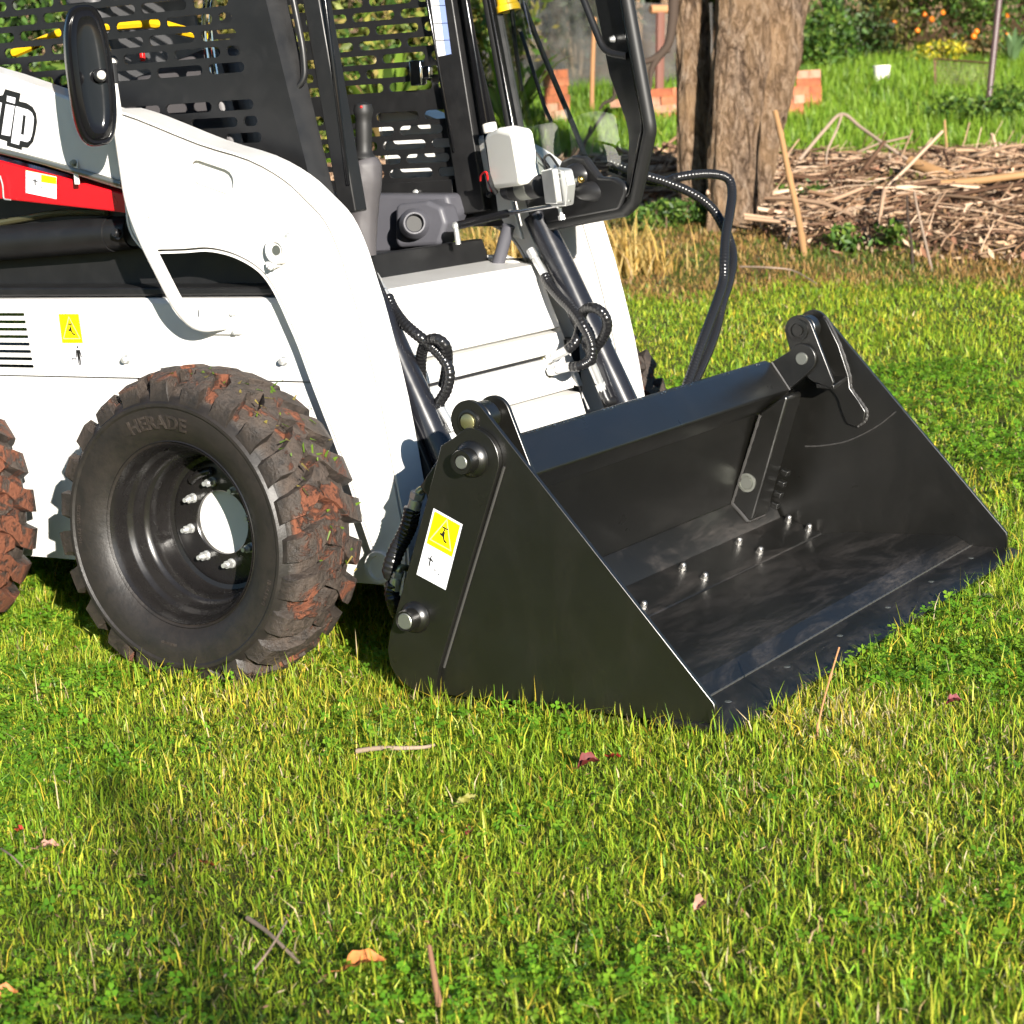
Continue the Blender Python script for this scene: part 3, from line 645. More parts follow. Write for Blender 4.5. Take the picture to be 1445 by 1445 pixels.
# ---- cab
CAB = empty('cab', (-0.3, YC, 0.9), LO); YG = 0.45
def front_x(z): return 0.023+(1.61-z)*0.216
def guard(y, rows, th, name, flange):
    outer = [(-1.2, 1.0), (front_x(1.0), 1.0), (front_x(1.98), 1.98), (-1.2, 1.98)]; holes = []
    for i, z in enumerate(rows):
        xe = front_x(z)-0.115; x = xe-(0.10 if i % 2 else 0.0)
        hl = 0.066; first = True; k = xe
        L = [0.045, 0.15, 0.15, 0.15, 0.15, 0.15, 0.15] if i % 2 else [0.115, 0.15, 0.15, 0.15, 0.15, 0.15, 0.15]
        for ln in L:
            if k-ln < -1.12: break
            holes.append(stadium(k-ln/2, z, ln/2-0.0125, 0.0125, 5)); k -= ln+0.018
    mb = MB(); mb.prism(outer, y, y+th, 'y', holes)
    return mb.build(name, M['black'], CAB, smooth=0)
zb = Y(228, 103, YG).z; zl = Y(262, 153, YG).z
g1 = guard(YG, [zb+k*0.0405 for k in range(0, 12)]+[zl, zl-0.0405, zl-0.081], 0.006, 'side_guard', True)
zf = Y(560, 245, 1.36).z
g2 = guard(1.354, [zf+k*0.0405 for k in range(0, 5)]+[zf+0.245+k*0.0405 for k in range(0, 9)], 0.006, 'side_guard', False)
mb = MB(); q = [(front_x(1.0), 1.0), (front_x(1.98), 1.98)]                     # bent front flange of the near guard
mb.add([(q[0][0], YG, 1.0), (q[1][0], YG, 1.98), (q[1][0]+0.022, YG+0.055, 1.98), (q[0][0]+0.022, YG+0.055, 1.0), (q[0][0], YG+0.004, 1.0), (q[1][0], YG+0.004, 1.98), (q[1][0]+0.020, YG+0.058, 1.98), (q[0][0]+0.020, YG+0.058, 1.0)], [(0, 1, 2, 3), (4, 5, 6, 7), (2, 3, 7, 6), (0, 1, 5, 4)]); mb.build('guard_flange', M['black'], CAB, smooth=0)
def slanted(px0, py0, px1, py1, y, w, d, name, mat=None, x0=None, parent=None, bev=0.004):
    a = Y(px0, py0, y); b = Y(px1, py1, y); ex_ = (a-b); a = a+ex_*0.6; dirv = (a-b).normalized(); sx_ = Vector((1, 0, 0)); sx_ = (sx_-dirv*sx_.dot(dirv)).normalized(); sy_ = dirv.cross(sx_)
    mb = MB(); vs = []
    for p in (b, a):
        for i, j in ((-1, -1), (1, -1), (1, 1), (-1, 1)): vs.append(p+sx_*(i*w/2)+sy_*(j*d/2))
    mb.add(vs, [(0, 1, 2, 3), (7, 6, 5, 4), (0, 1, 5, 4), (1, 2, 6, 5), (2, 3, 7, 6), (3, 0, 4, 7)]); return mb.build(name, mat or M['black'], parent or CAB, bevel=bev)
slanted(447, 0, 499, 300, 0.53, 0.050, 0.05, 'pillar')
slanted(459, 0, 492, 262, 0.505, 0.010, 0.012, 'door_seal', M['gloss_black'])
slanted(625, 0, 672, 300, 1.335, 0.085, 0.04, 'pillar'); slanted(657, 0, 700, 260, 1.325, 0.02, 0.02, 'hinge_tube', M['gloss_black']); slanted(602, 0, 641, 215, 1.31, 0.008, 0.006, 'pillar_trim', M['gloss_black'])
mb = MB(); st = [Y(602, -40, 1.312), Y(622, -40, 1.312), Y(637, 76, 1.312), Y(618, 80, 1.312)]; mb.add(st, [(0, 1, 2, 3)], 0)
st2 = [Y(614, -40, 1.3112), Y(622, -40, 1.3112), Y(637, 76, 1.3112), Y(629, 78, 1.3112)]; mb.add(st2, [(0, 1, 2, 3)], 1)
for py in (-18, 8, 33, 57):
    o = 0.155*py; mb.add([Y(604+o*1.0, py, 1.3106), Y(632+o*0.4, py-1, 1.3106), Y(632+o*0.4, py-0.2, 1.3106), Y(604+o, py+0.8, 1.3106)], [(0, 1, 2, 3)], 2)
mb.build('instruction_label', [M['decal_white'], M['decal_blue'], M['decal_black']], CAB, smooth=0)
mb = MB(); mb.box((-0.62, YC, 2.0), (1.25, 0.95, 0.05)); mb.build('roof', M['black'], CAB, bevel=0.015)
mb = MB(); mb.prism([(0.5, 1.0), (1.31, 1.0), (1.31, 1.98), (0.5, 1.98)], -1.18, -1.17, 'x', [fillet([(0.58, 1.35), (1.23, 1.35), (1.23, 1.9), (0.58, 1.9)], 0.05)]); mb.build('rear_panel', M['black'], CAB)
# sill plate and threshold
mb = MB(); s0, s1 = X(520, 362, .03), X(681, 335, .03); l0, l1 = X(672, 383, .055), X(538, 404, .055)
mb.prism([(0.01, 0.9665), (0.035, 0.9665), (0.062, 0.885), (0.062, 0.872), (0.01, 0.872)], 0.46, 1.345, 'y'); mb.build('sill', M['black'], CAB, bevel=0.004)
# grey console with round air vent
co = MB(); pts = [Y(px, py, 1.26) for px, py in [(490, 274), (633, 274), (641, 302), (622, 345), (490, 366)]]
co.prism([(p.x, p.z) for p in pts], 1.25, 1.34, 'y'); b0 = [Y(px, py, 1.20) for px, py in [(560, 288), (605, 283), (625, 292), (632, 315), (622, 346), (560, 350)]]
co.prism(fillet([(p.x, p.z) for p in b0], 0.02), 1.19, 1.27, 'y'); con = co.build('console', M['grey_plastic'], CAB, bevel=0.012, bseg=3)
vc = X(585, 315, Y(590, 315, 1.19).x+0.01); vn = Vector((0.55, -0.83, 0.1)).normalized()
mb = MB(); mb.lathe([(0.0445, -0.045), (0.042, -0.012), (0.036, -0.004), (0.034, 0.006), (0.030, 0.011), (0.026, 0.011), (0.0235, 0.004), (0.022, -0.012)], vc, vn, 40); mb.build('air_vent', M['grey_plastic'], con, smooth=50)
mb = MB(); mb.cyl(vc-vn*0.012, vc-vn*0.010, 0.0225, seg=24); mb.build('vent_core', M['bumper_rubber'], con)
mb = MB(); a, b = Y(470, 273, 1.345), Y(640, 264, 1.345); mb.prism([(a.x, a.z-0.018), (b.x, b.z-0.02), (b.x, b.z+0.022), (a.x, a.z+0.018)], 1.34, 1.352, 'y'); mb.build('guard_rail', M['black'], CAB, bevel=0.002)
hexbolt('bolt', Y(587, 271, 1.338), (0, -1, 0), 0.006, 0.01, CAB)
# joystick with leatherette gaiter
J = 0.78
ax_ = [Y(513, 360, J), Y(512, 330, J), Y(512, 300, J), Y(513, 275, J), Y(515, 252, J), Y(515, 232, J), Y(514, 226, J)]
rad = [0.034, 0.037, 0.040, 0.044, 0.0465, 0.043, 0.030]
gp = spline(ax_, 6); mb = MB(); mb.tube(gp, lambda i: float(np.interp(i, [6*k for k in range(7)], rad)), 24)
for v in range(len(mb.v)):
    c = gp[min(v//24, len(gp)-1)]; a = 2*PI*(v % 24)/24; x, y, z = mb.v[v]; k = 1-0.07*max(0, math.cos(4*a))**6+0.035*math.sin(z*75+2*a)*math.sin(3*a+z*40); mb.v[v] = (c.x+(x-c.x)*k, c.y+(y-c.y)*k, z)
ga = mb.build('gaiter', M['fabric'], CAB, smooth=60)
mb = MB(); g0 = Y(514, 224, J); mb.lathe([(0.0, -0.004), (0.026, -0.004), (0.031, 0.002), (0.029, 0.008), (0.024, 0.012), (0.0205, 0.022), (0.0205, 0.045), (0.022, 0.070), (0.0215, 0.09), (0.0205, 0.102), (0.024, 0.112), (0.026, 0.124), (0.022, 0.138), (0.0, 0.145)], g0, (0.06, 0.0, 1), 24); js = mb.build('joystick', M['bumper_rubber'], CAB, smooth=50)
mb = MB(); mb.ball(Y(510, 151, J-0.02), 0.004); mb.build('thumb_button', M['red_plastic'], js)
# seat, lap bar, grab handle
se = MB(); se.box((-0.52, YC, 1.06), (0.50, 0.46, 0.13)); se.box((-0.76, YC, 1.42), (0.12, 0.44, 0.66), Matrix.Rotation(R(-10), 3, 'Y')); seat = se.build('seat', M['seat'], CAB, bevel=0.035, bseg=3)
mb = MB()
for i, y in enumerate((0.70, 0.79, 0.88)): mb.box((-0.47, y-0.02, 1.35), (0.34, 0.055, 0.28), Matrix.Rotation(R(-14), 3, 'Y'))
mb.build('arm_rest', M['fabric'], CAB, bevel=0.02)
lb = MB(); lp = [Y(20, 75, .62), Y(50, 62, .62), Y(95, 42, .62), Y(165, 36, .62), Y(220, 32, .62), Y(262, 45, .62), Y(290, 50, .62)]
lb.tube(bend(lp, 0.04), 0.0135, 8); lb.build('lap_bar', M['yellow'], CAB); mb = MB(); mb.box(Y(201, 79, .6), (0.012, 0.012, 0.028)); mb.build('belt_release', M['red_plastic'], CAB, bevel=0.003)
mb = MB(); mb.tube(spline([Y(300, -40, .60), Y(288, 20, .6), Y(292, 80, .6), Y(305, 160, .6)]), 0.006, 8); mb.tube(spline([Y(310, -40, .62), Y(297, 30, .62), Y(308, 120, .62)]), 0.005, 8); mb.build('conduit', M['chrome'], CAB)
mb = MB(); mb.tube(bend([Y(402, -60, .49), Y(428, 70, .49), Y(431, 116, .49), Y(398, 137, .47)], 0.03, 8), 0.0085, 12); mb.build('grab_handle', M['black'], CAB)
mb = MB(); mb.tube(bend([Y(404, 138, .47)+Vector((0, 0, 0)), Y(398, 137, .455)], 0.01), 0.011, 12); mb.build('handle_foot', M['black'], CAB)
mb = MB(); p = Y(590, 103, 1.33); mb.box(p, (0.04, 0.03, 0.07)); mb.box(p+Vector((0.03, 0, 0)), (0.03, 0.02, 0.035)); mb.build('latch', M['chrome'], CAB, bevel=0.004)

# ---- door, swung open on the far pillar
DO = empty('door', (0.2, 1.376, 0.98), LO)
kx = Vector((-0.187, 0, 0.982)); th = R(57); ed = Vector((0.982*math.sin(th), -math.cos(th), 0.187*math.sin(th))); dn = ed.cross(kx).normalized()
if dn.dot(Vector(CAM)-Vector((0.5, 1.2, 1.2))) < 0: dn = -dn
D0 = Vector((0.2, 1.376, 0.98))
def D(px, py, off=0.0):
    d = Vector(ray(px, py)); c = Vector(CAM); t = ((D0+dn*off)-c).dot(dn)/d.dot(dn); return c+d*t
def duv(px, py, off=0.0): p = D(px, py, off)-D0; return (p.dot(ed), p.dot(kx))
def dfr(u, v, w): return D0+ed*u+kx*v+dn*w
ou = [duv(*q) for q in [(757, 325), (884, 302), (897, 288), (919, 184), (884, -10)]]; tp = ou[-1]
ou = ou+[(tp[0]-0.06, 0.98), (0.03, 0.98), (0.0, 0.85)]; lf = duv(722, 195); ou += [(lf[0]-0.01, lf[1])]
iu = [duv(*q) for q in [(765, 309), (872, 285), (884, 262), (889, 185), (860, 105), (838, -10)]]; iu += [(iu[-1][0]-0.04, 0.90), (0.08, 0.90), (0.05, 0.8)]; l2 = duv(738, 215); iu += [(l2[0], l2[1])]
OU = fillet(ou, [0.03, 0.03, 0.03, 0.05, 0, 0.08, 0.08, 0, 0.0]); IU = fillet(iu, [0.03, 0.06, 0.07, 0.10, 0.05, 0, 0.06, 0.06, 0, 0.03])
mb = MB(); mb.prism(OU, -0.018, 0.0, fr=dfr, holes=[IU]); mb.build('door_frame', M['black'], DO, smooth=30)
cen = Vector((sum(p[0] for p in OU)/len(OU), sum(p[1] for p in OU)/len(OU)))
mb = MB(); loop = [dfr(*(Vector(p)+(cen-Vector(p)).normalized()*0.010), -0.004) for p in OU]; mb.tube(loop+[loop[0], loop[1]], 0.016, 10, caps=False); mb.build('rubber_seal', M['bumper_rubber'], DO, smooth=60)
mb = MB(); loop = [dfr(*(Vector(p)+(cen-Vector(p)).normalized()*0.036), 0.001) for p in OU]; mb.tube(loop+[loop[0], loop[1]], 0.005, 8, caps=False); mb.build('inner_rib', M['gloss_black'], DO, smooth=60)
mb = MB(); mb.prism(fillet(iu, 0.0), -0.0155, -0.0105, fr=dfr); gl = mb.build('windscreen', M['glass'], DO, smooth=0)
mb = MB(); mb.tube(bend([D(800, -60, .03), D(853, 74, .03), D(884, 79, .004)], 0.05, 8), 0.009, 12); mb.build('pull_handle', M['black'], DO)
hexbolt('bolt', D(866, 55, .002), dn, 0.007, 0.012, DO)
mb = MB(); mb.tube([D(738, 5, -.03), D(768, 80, -.03), D(808, 175, -.03), D(826, 222, -.03)], 0.0075, 8); mb.tube([D(735, 45, -.03), D(768, 150, -.03), D(778, 172, -.03)], 0.0055, 8); mb.tube([D(720, -10, -.035), D(728, 70, -.035), D(736, 128, -.035)], 0.006, 8); mb.build('wiper_arm', M['black'], DO)
mb = MB(); mb.lathe([(0.0, 0.03), (0.028, 0.03), (0.030, 0.0), (0.034, -0.004), (0.034, -0.02), (0, -0.02)], D(716, 6, -.03), kx, 20); mb.build('work_light', M['yellow'], DO)
# lower black cover with bulge for the wiper motor
cv = fillet([duv(*q) for q in [(757, 318), (878, 296), (892, 262), (868, 250), (848, 249), (828, 221), (812, 219), (797, 226), (786, 250), (776, 268), (748, 285)]], [0.02, 0.04, 0.02, 0.03, 0.02, 0.03, 0.03, 0.02, 0.02, 0.02, 0.01], 4)
mb = MB(); mb.prism(cv, -0.010, 0.012, fr=dfr); mb.build('wiper_cover', M['black_plastic'], DO, bevel=0.007, bseg=3)
mb = MB(); bm_ = D(818, 246, .012); mb.ball(bm_, 0.05, sc=(1.0, 0.7, 0.62)); mb.ball(D(838, 270, .010), 0.045, sc=(1.3, .7, .6)); mb.build('cover_bulge', M['black_plastic'], DO, smooth=60)
# washer bottle
def bottle_part(poly, w0, w1, name, mat, bev):
    mb = MB(); mb.prism(poly, w0, w1, fr=dfr); return mb.build(name, mat, DO, bevel=bev, bseg=4)
bq = fillet([duv(*q, .15) for q in [(692, 268), (735, 262), (722, 186), (700, 181), (682, 190)]], 0.022)
o1 = bottle_part(bq, 0.085, 0.15, 'washer_bottle', M['bottle'], 0.013)
bq2 = fillet([duv(*q, .088) for q in [(676, 273), (712, 270), (700, 186), (661, 195)]], 0.022); mb = MB(); mb.prism(bq2, 0.03, 0.088, fr=dfr); mb.build('bottle_back', M['bottle'], o1, bevel=0.014, bseg=4)
mb = MB(); b0 = D(692, 184, .10); mb.cyl(b0-kx*0.006, b0+kx*0.020, 0.020, seg=20); mb.build('bottle_cap', M['white_plastic'], o1, bevel=0.003)
mb = MB(); mb.tube(spline([D(678, 255, .16), D(679, 247, .165), D(686, 243, .165), D(689, 255, .16), D(694, 270, .15)]), 0.0028, 8); mb.build('wire', M['red_plastic'], o1)
mb = MB(); mb.tube(bend([D(688, 244, .155), D(694, 262, .155), D(700, 272, .14)], 0.01), 0.0075, 8); mb.ball(D(690, 275, .14), 0.008); mb.build('washer_pump', M['black_plastic'], o1)
# wiper motor
wm0, wm1 = D(727, 268, .11), D(765, 262, .09)
mb = MB(); mb.cyl(wm0, wm1, 0.031, seg=28); mb.cyl(wm0-(wm1-wm0)*0.35, wm0, 0.022, 0.031, seg=28); wm = mb.build('wiper_motor', M['black_plastic'], DO, bevel=0.003)
mb = MB(); mb.cyl(wm0.lerp(wm1, 0.28), wm0.lerp(wm1, 0.68), 0.0316, seg=28); mb.build('motor_band', M['steel_pin'], wm)
mb = MB(); gq = fillet([duv(*q, .13) for q in [(769, 288), (786, 288), (779, 238), (763, 241)]], 0.006); mb.prism(gq, 0.112, 0.13, fr=dfr); mb.build('gear_plate', M['zinc'], wm, bevel=0.003)
mb = MB(); gq = fillet([duv(*q, .11) for q in [(776, 292), (798, 291), (801, 262), (796, 240), (774, 237)]], 0.010); mb.prism(gq, 0.085, 0.110, fr=dfr)
for v in range(6): mb.box(D(795, 244+v*8, .10), (0.022, 0.022, 0.006))
mb.build('gear_housing', M['zinc'], wm, bevel=0.004); mb = MB(); mb.tube(spline([D(803, 285, .10), D(803, 262, .09), D(812, 255, .08), D(820, 253, .06)]), 0.006, 8); mb.build('crank_link', M['steel_pin'], wm)
mb = MB(); mb.ball(D(803, 246, .09), 0.012, sc=(1, 1, 1)); mb.ball(D(820, 253, .07), 0.010); mb.build('brass_fitting', M['brass'], wm)
mb = MB(); mb.tube(spline([D(775, 236, .1), D(768, 224, .1), D(776, 219, .1), D(788, 235, .1)]), 0.0035, 8); mb.tube(spline([D(772, 238, .1), D(764, 225, .1), D(755, 214, .08)]), 0.0035, 8); mb.build('cable', M['bumper_rubber'], wm)
# gas strut
s0 = X(643, 319, .09); s1 = D(716, 301, .10); s2 = D(789, 289, .085)
mb = MB(); mb.cyl(s0, s1, 0.0115, seg=18); mb.build('gas_strut', M['gloss_black'], DO); gs = bpy.data.objects['gas_strut']
mb = MB(); mb.cyl(s1, s2, 0.0058, seg=14); mb.lathe([(0.0085, 0), (0.0085, 0.012), (0.0, 0.014)], s1, (s1-s0), 14); mb.build('strut_rod', M['chrome'], gs)
mb = MB(); mb.ball(s2, 0.011); mb.cyl(s2, s2-kx*0.035, 0.006, seg=10); mb.cyl(s2-kx*0.028, s2-kx*0.04, 0.010, seg=6); mb.build('ball_stud', M['zinc'], gs); mb = MB(); mb.ball(s0, 0.012); mb.cyl(s0, s0+Vector((0.005, 0, -0.05)), 0.008, seg=12); mb.build('ball_stud', M['zinc'], gs)
# hinge gusset between pillar and sill, small strut below the door
mb = MB(); gp_ = [Y(px, py, 1.345) for px, py in [(700, 262), (716, 258), (740, 338), (722, 330), (705, 300)]]; mb.prism([(p.x, p.z) for p in gp_], 1.335, 1.35, 'y'); mb.build('hinge_gusset', M['white'], CAB, bevel=0.003)
mb = MB(); mb.cyl(Y(703, 372, 1.30), Y(718, 318, 1.30), 0.018, seg=18); mb.build('door_stop_post', M['grey_plastic'], CAB)

# ---- tilt cylinders
def tilt(y, a, b, r, name):
    A, B = Y(*a, y), Y(*b, y); d = (B-A).normalized(); mb = MB(); mb.cyl(A-d*0.06, A+(B-A)*0.62, r, seg=32); mb.cyl(A+(B-A)*0.62, A+(B-A)*0.66, r*1.04, seg=32); mb.cyl(A+(B-A)*0.66, B+d*0.12, r*0.98, seg=32); return mb.build(name, M['gloss_black'] if False else M['black'], LO, smooth=40)
M['cylinder'] = paint('cylinder_satin_black', (0.012, 0.0125, 0.016), 0.25, coat=0.2, var=0.1, peel=0.01)
t1_ = tilt(0.45, (524, 420), (630, 655), 0.038, 'tilt_cylinder'); t2_ = tilt(1.345, (770, 330), (884, 575), 0.040, 'tilt_cylinder')
for o in (t1_, t2_): o.data.materials[0] = M['cylinder']
mb = MB(); mb.prism([(0.30, 0.70), (0.345, 0.72), (0.46, 0.47), (0.45, 0.36), (0.41, 0.36)], 0.395, 0.41, 'y'); mb.build('cylinder_bracket', M['black'], LO, bevel=0.002); mb = MB(); mb.prism([(0.30, 0.70), (0.345, 0.72), (0.46, 0.47), (0.45, 0.36), (0.41, 0.36)], 1.40, 1.415, 'y'); mb.build('cylinder_bracket', M['black'], LO, bevel=0.002)
# ---- hoses
def hose(pts, r, name='hydraulic_hose', wrap=True, parent=None, n=14, mat=None):
    L = spline(pts, n); tot = sum((L[i+1]-L[i]).length for i in range(len(L)-1)); m = max(12, int(tot/0.0022)); 
    acc = [0.0]
    for i in range(len(L)-1): acc.append(acc[-1]+(L[i+1]-L[i]).length)
    R_ = []; 
    for k in range(m+1):
        s = tot*k/m; i = min(max(0, int(np.searchsorted(acc, s))-1), len(L)-2); w = (s-acc[i])/max(1e-9, acc[i+1]-acc[i]); R_.append(L[i].lerp(L[i+1], w))
    step = tot/m; mb = MB()
    mb.tube(R_, (lambda i: r*(1+0.13*abs(math.sin(PI*i*step/0.011))-0.05)) if wrap else r, 12)
    return mb.build(name, mat or M['hose'], parent or LO, smooth=70)
M['hose'] = plain('hose_wrap_plastic', (0.013, 0.013, 0.014), 0.24)
def ferrule(a, b, r, parent, mat=None):
    a, b = Vector(a), Vector(b); mb = MB(); mb.cyl(a, a.lerp(b, 0.3), r*1.12, seg=6); mb.cyl(a.lerp(b, 0.3), a.lerp(b, 0.36), r*0.8, seg=14); mb.cyl(a.lerp(b, 0.36), b, r, seg=18); return mb.build('hose_fitting', mat or M['zinc'], parent, smooth=30)
h1 = hose([Y(547, 418, .50), Y(556, 437, .49), Y(570, 456, .46), Y(588, 472, .45), Y(607, 487, .46), Y(624, 504, .47), Y(634, 525, .47), Y(630, 550, .47), Y(620, 568, .47), Y(621, 576, .47)], 0.0135)
ferrule(Y(528, 388, .51), Y(548, 420, .50), 0.010, h1); ferrule(Y(640, 608, .47), Y(621, 574, .47), 0.0105, h1)
h2 = hose([Y(598, 552, .50), Y(594, 530, .50), Y(595, 500, .48), Y(603, 482, .46), Y(617, 479, .45), Y(629, 490, .46), Y(631, 515, .49), Y(626, 545, .50)], 0.0135)
h3 = hose([Y(768, 388, 1.29), Y(775, 402, 1.28), Y(790, 420, 1.25), Y(808, 438, 1.22), Y(822, 458, 1.20), Y(834, 485, 1.20), Y(833, 506, 1.20), Y(819, 516, 1.18), Y(806, 517, 1.18)], 0.0135)
ferrule(Y(748, 352, 1.30), Y(769, 389, 1.29), 0.0115, h3); ferrule(Y(776, 524, 1.20), Y(808, 516, 1.18), 0.0125, h3)
h4 = hose([Y(800, 494, 1.2), Y(812, 482, 1.21), Y(818, 462, 1.24), Y(823, 440, 1.22), Y(837, 434, 1.2), Y(852, 443, 1.2), Y(857, 460, 1.21), Y(850, 478, 1.22), Y(838, 495, 1.23), Y(834, 512, 1.25)], 0.0135)
ferrule(Y(772, 509, 1.22), Y(802, 493, 1.2), 0.0125, h4); ferrule(Y(851, 552, 1.28), Y(835, 514, 1.25), 0.0125, h4)
mb = MB(); mb.cyl(Y(849, 546, 1.28), Y(855, 562, 1.28), 0.014, seg=16); mb.tube(bend([Y(855, 560, 1.28), Y(858, 567, 1.28), Y(866, 566, 1.30)], 0.01), 0.012, 12); mb.build('elbow', M['black'], h4)
for px, py, hh in ((770, 512, h3), (775, 528, h3)):
    mb = MB(); q = Y(px, py, 1.225); mb.box(q, (0.012, 0.035, 0.035)); mb.build('flange_block', M['olive'], hh, bevel=0.004)
def hx(pts, r): return hose([X(px, py, x) for px, py, x in pts], r, wrap=True)
hx([(860, 235, .22), (905, 252, .30), (935, 256, .36), (958, 250, .41), (985, 246, .45), (1010, 246, .49), (1028, 253, .52), (1033, 272, .54), (1030, 300, .56), (1024, 335, .58), (1022, 368, .60), (1021, 395, .61), (1014, 420, .62), (1003, 450, .63), (990, 485, .64), (978, 520, .645), (968, 548, .65)], 0.0135)
hx([(860, 228, .24), (905, 246, .33), (940, 257, .38), (975, 272, .43), (1003, 292, .47), (1020, 318, .51), (1031, 345, .54), (1034, 370, .57), (1028, 400, .59), (1019, 428, .61), (1013, 455, .62), (1003, 487, .635), (988, 522, .645), (974, 550, .65)], 0.0135)
h5 = hose([Y(582, 716, .14), Y(578, 738, .14), Y(570, 757, .14), Y(561, 774, .13), Y(554, 792, .12), Y(551, 806, .12), Y(556, 812, .13)], 0.019)
ferrule(Y(590, 695, .14), Y(583, 722, .14), 0.0155, h5); mb = MB(); mb.tube(bend([Y(589, 702, .14), Y(592, 690, .14), Y(607, 692, .16), Y(612, 700, .18)], 0.02), 0.0085, 12); mb.build('bent_pipe', M['olive'], h5)
h6 = hose([Y(555, 822, .12), Y(553, 836, .12), Y(556, 850, .12), Y(562, 866, .14)], 0.017); ferrule(Y(561, 806, .12), Y(556, 832, .12), 0.014, h6); mb = MB(); mb.tube(bend([Y(560, 812, .12), Y(564, 800, .12), Y(576, 802, .15)], 0.015), 0.008, 12); mb.build('bent_pipe', M['olive'], h6)
# far handrail seen past the door
mb = MB(); mb.tube(bend([Y(711, 78, 1.60), Y(716, 110, 1.60), Y(728, 215, 1.6), Y(740, 260, 1.6)], 0.03), 0.015, 16); fh = mb.build('handrail', M['white'], LO); mb = MB(); mb.cyl(Y(711, 78, 1.6), Y(709, 55, 1.6), 0.0135, seg=16); mb.build('clamp', M['black_plastic'], fh)

# ---- bucket
M['nut'] = plain('dull_nut', (0.42, 0.41, 0.39), 0.38, 1.0)
BK = empty('bucket', (0.95, 0.91, 0.05), LO); BY0, BY1 = 0.0, 1.825
U = (0.831, 0.668); Lp = (0.844, 0.590)
def arc(c, r, a0, a1, n=12): return [(c[0]+r*math.cos(R(a0+(a1-a0)*k/n)), c[1]+r*math.sin(R(a0+(a1-a0)*k/n))) for k in range(n+1)]
clam = arc(U, 0.046, 41, 225, 16)+[(0.80, 0.60), (0.66, 0.20), (0.68, 0.08), (0.72, 0.056), (1.389, 0.052), (1.389, 0.088), (1.387, 0.100)]
rearp = arc(Lp, 0.067, -14, 100, 12)+[(0.80, 0.634), (0.767, 0.616), (0.724, 0.501), (0.634, 0.272), (0.600, 0.19), (0.590, 0.150), (0.594, 0.115), (0.612, 0.085), (0.66, 0.060), (0.712, 0.056), (0.723, 0.115)]
sides = []
for ya, yb, yc in ((BY0, BY0+0.012, -0.016), (BY1, BY1-0.012, BY1+0.016)):
    mb = MB(); mb.prism(clam, ya, yb, 'y'); mb.prism(rearp, ya+(-0.001 if yc < 0 else 0.001), yc, 'y')
    sp_ = mb.build('side_plate', M['bucket'], BK, bevel=0.0007, bseg=1); sides.append(sp_)
sA, sB = sides
mb = MB(); a_ = [(0.913, 0.574), (0.87, 0.47), (0.80, 0.30), (0.726, 0.118)]; mb.tube(spline([(x+0.002, -0.0005, z) for x, z in a_], 8), 0.0035, 6); mb.build('weld_bead', M['weld'], sA)
def pin_boss(p, parent, y, h, r, inner):
    q = Vector((p[0], y, p[1])); mb = MB(); mb.lathe([(r*1.5, 0), (r*1.42, -h*0.16), (r*1.12, -h*0.3), (r*1.02, -h*0.34), (r, -h*0.92), (r*0.94, -h), (inner*1.18, -h), (inner*1.1, -h*0.93), (0, -h*0.93)], q, (0, 1, 0), 32); b = mb.build('pin_boss', M['bucket'], parent, smooth=40)
    mb = MB(); mb.lathe([(0, -h*1.0), (inner*0.9, -h*1.0), (inner, -h*0.96), (inner, -h*0.9)], q, (0, 1, 0), 28); mb.build('pin', M['steel_pin'], parent, smooth=30); return b
pin_boss(Lp, sA, -0.016, 0.044, 0.027, 0.0145)
pin_boss((0.671, 0.231), sA, -0.016, 0.044, 0.024, 0.0185)
for c, rr in ((U, 0.026),):
    mb = MB(); mb.lathe([(rr, 0.002), (rr, -0.004), (rr*0.8, -0.005), (rr*0.78, -0.002), (0.018, -0.002), (0.018, 0.0)], Vector((c[0], 0, c[1])), (0, 1, 0), 32); mb.build('bushing', M['bucket'], sA)
    mb = MB(); mb.lathe([(0.0, -0.0075), (0.015, -0.0075), (0.0172, -0.006), (0.0172, 0.0)], Vector((c[0], 0, c[1])), (0, 1, 0), 28); mb.build('pin', M['olive'], sA)
sticker('warning_sticker', Y(612, 717, -.0165), Y(653, 740, -.0165), Y(629, 832.5, -.0165), Y(588, 810.5, -.0165), 0.49, sA, 'small', 0.06)
# inner lugs on both upper hinges
for yl, sgn, par in ((0.10, 1, sA), (1.713, 1, sB)):
    lug = arc(U, 0.042, 20, 200, 14)+[(0.80, 0.62), (0.82, 0.565), (0.865, 0.525), (0.922, 0.507), (0.932, 0.522)]
    mb = MB(); mb.prism(lug, yl, yl+0.012, 'y'); mb.build('hinge_lug', M['bucket'], par, bevel=0.002)
    ya, yb = (0.012, 0.1) if yl < 1 else (1.725, 1.813)
    mb = MB(); mb.cyl((U[0], ya, U[1]), (U[0], yb, U[1]), 0.020, seg=24); mb.cyl((U[0], ya+0.02, U[1]), (U[0], yb-0.028, U[1]), 0.037, seg=28); mb.build('cylinder_eye', M['bucket'], par, bevel=0.003)
    mb = MB(); mb.ball((0.872, yb-0.004 if yl < 1 else yb, 0.578), 0.02, sc=(1, 0.45, 1)); mb.build('bolt_head', M['weld'], par)
q = Vector((U[0], 1.713, U[1])); mb = MB(); mb.lathe([(0.030, 0.0), (0.030, -0.006), (0.021, -0.007), (0.020, -0.003), (0.016, -0.003), (0.015, -0.009), (0, -0.009)], q, (0, 1, 0), 28); mb.build('pin', M['bucket'], sB)
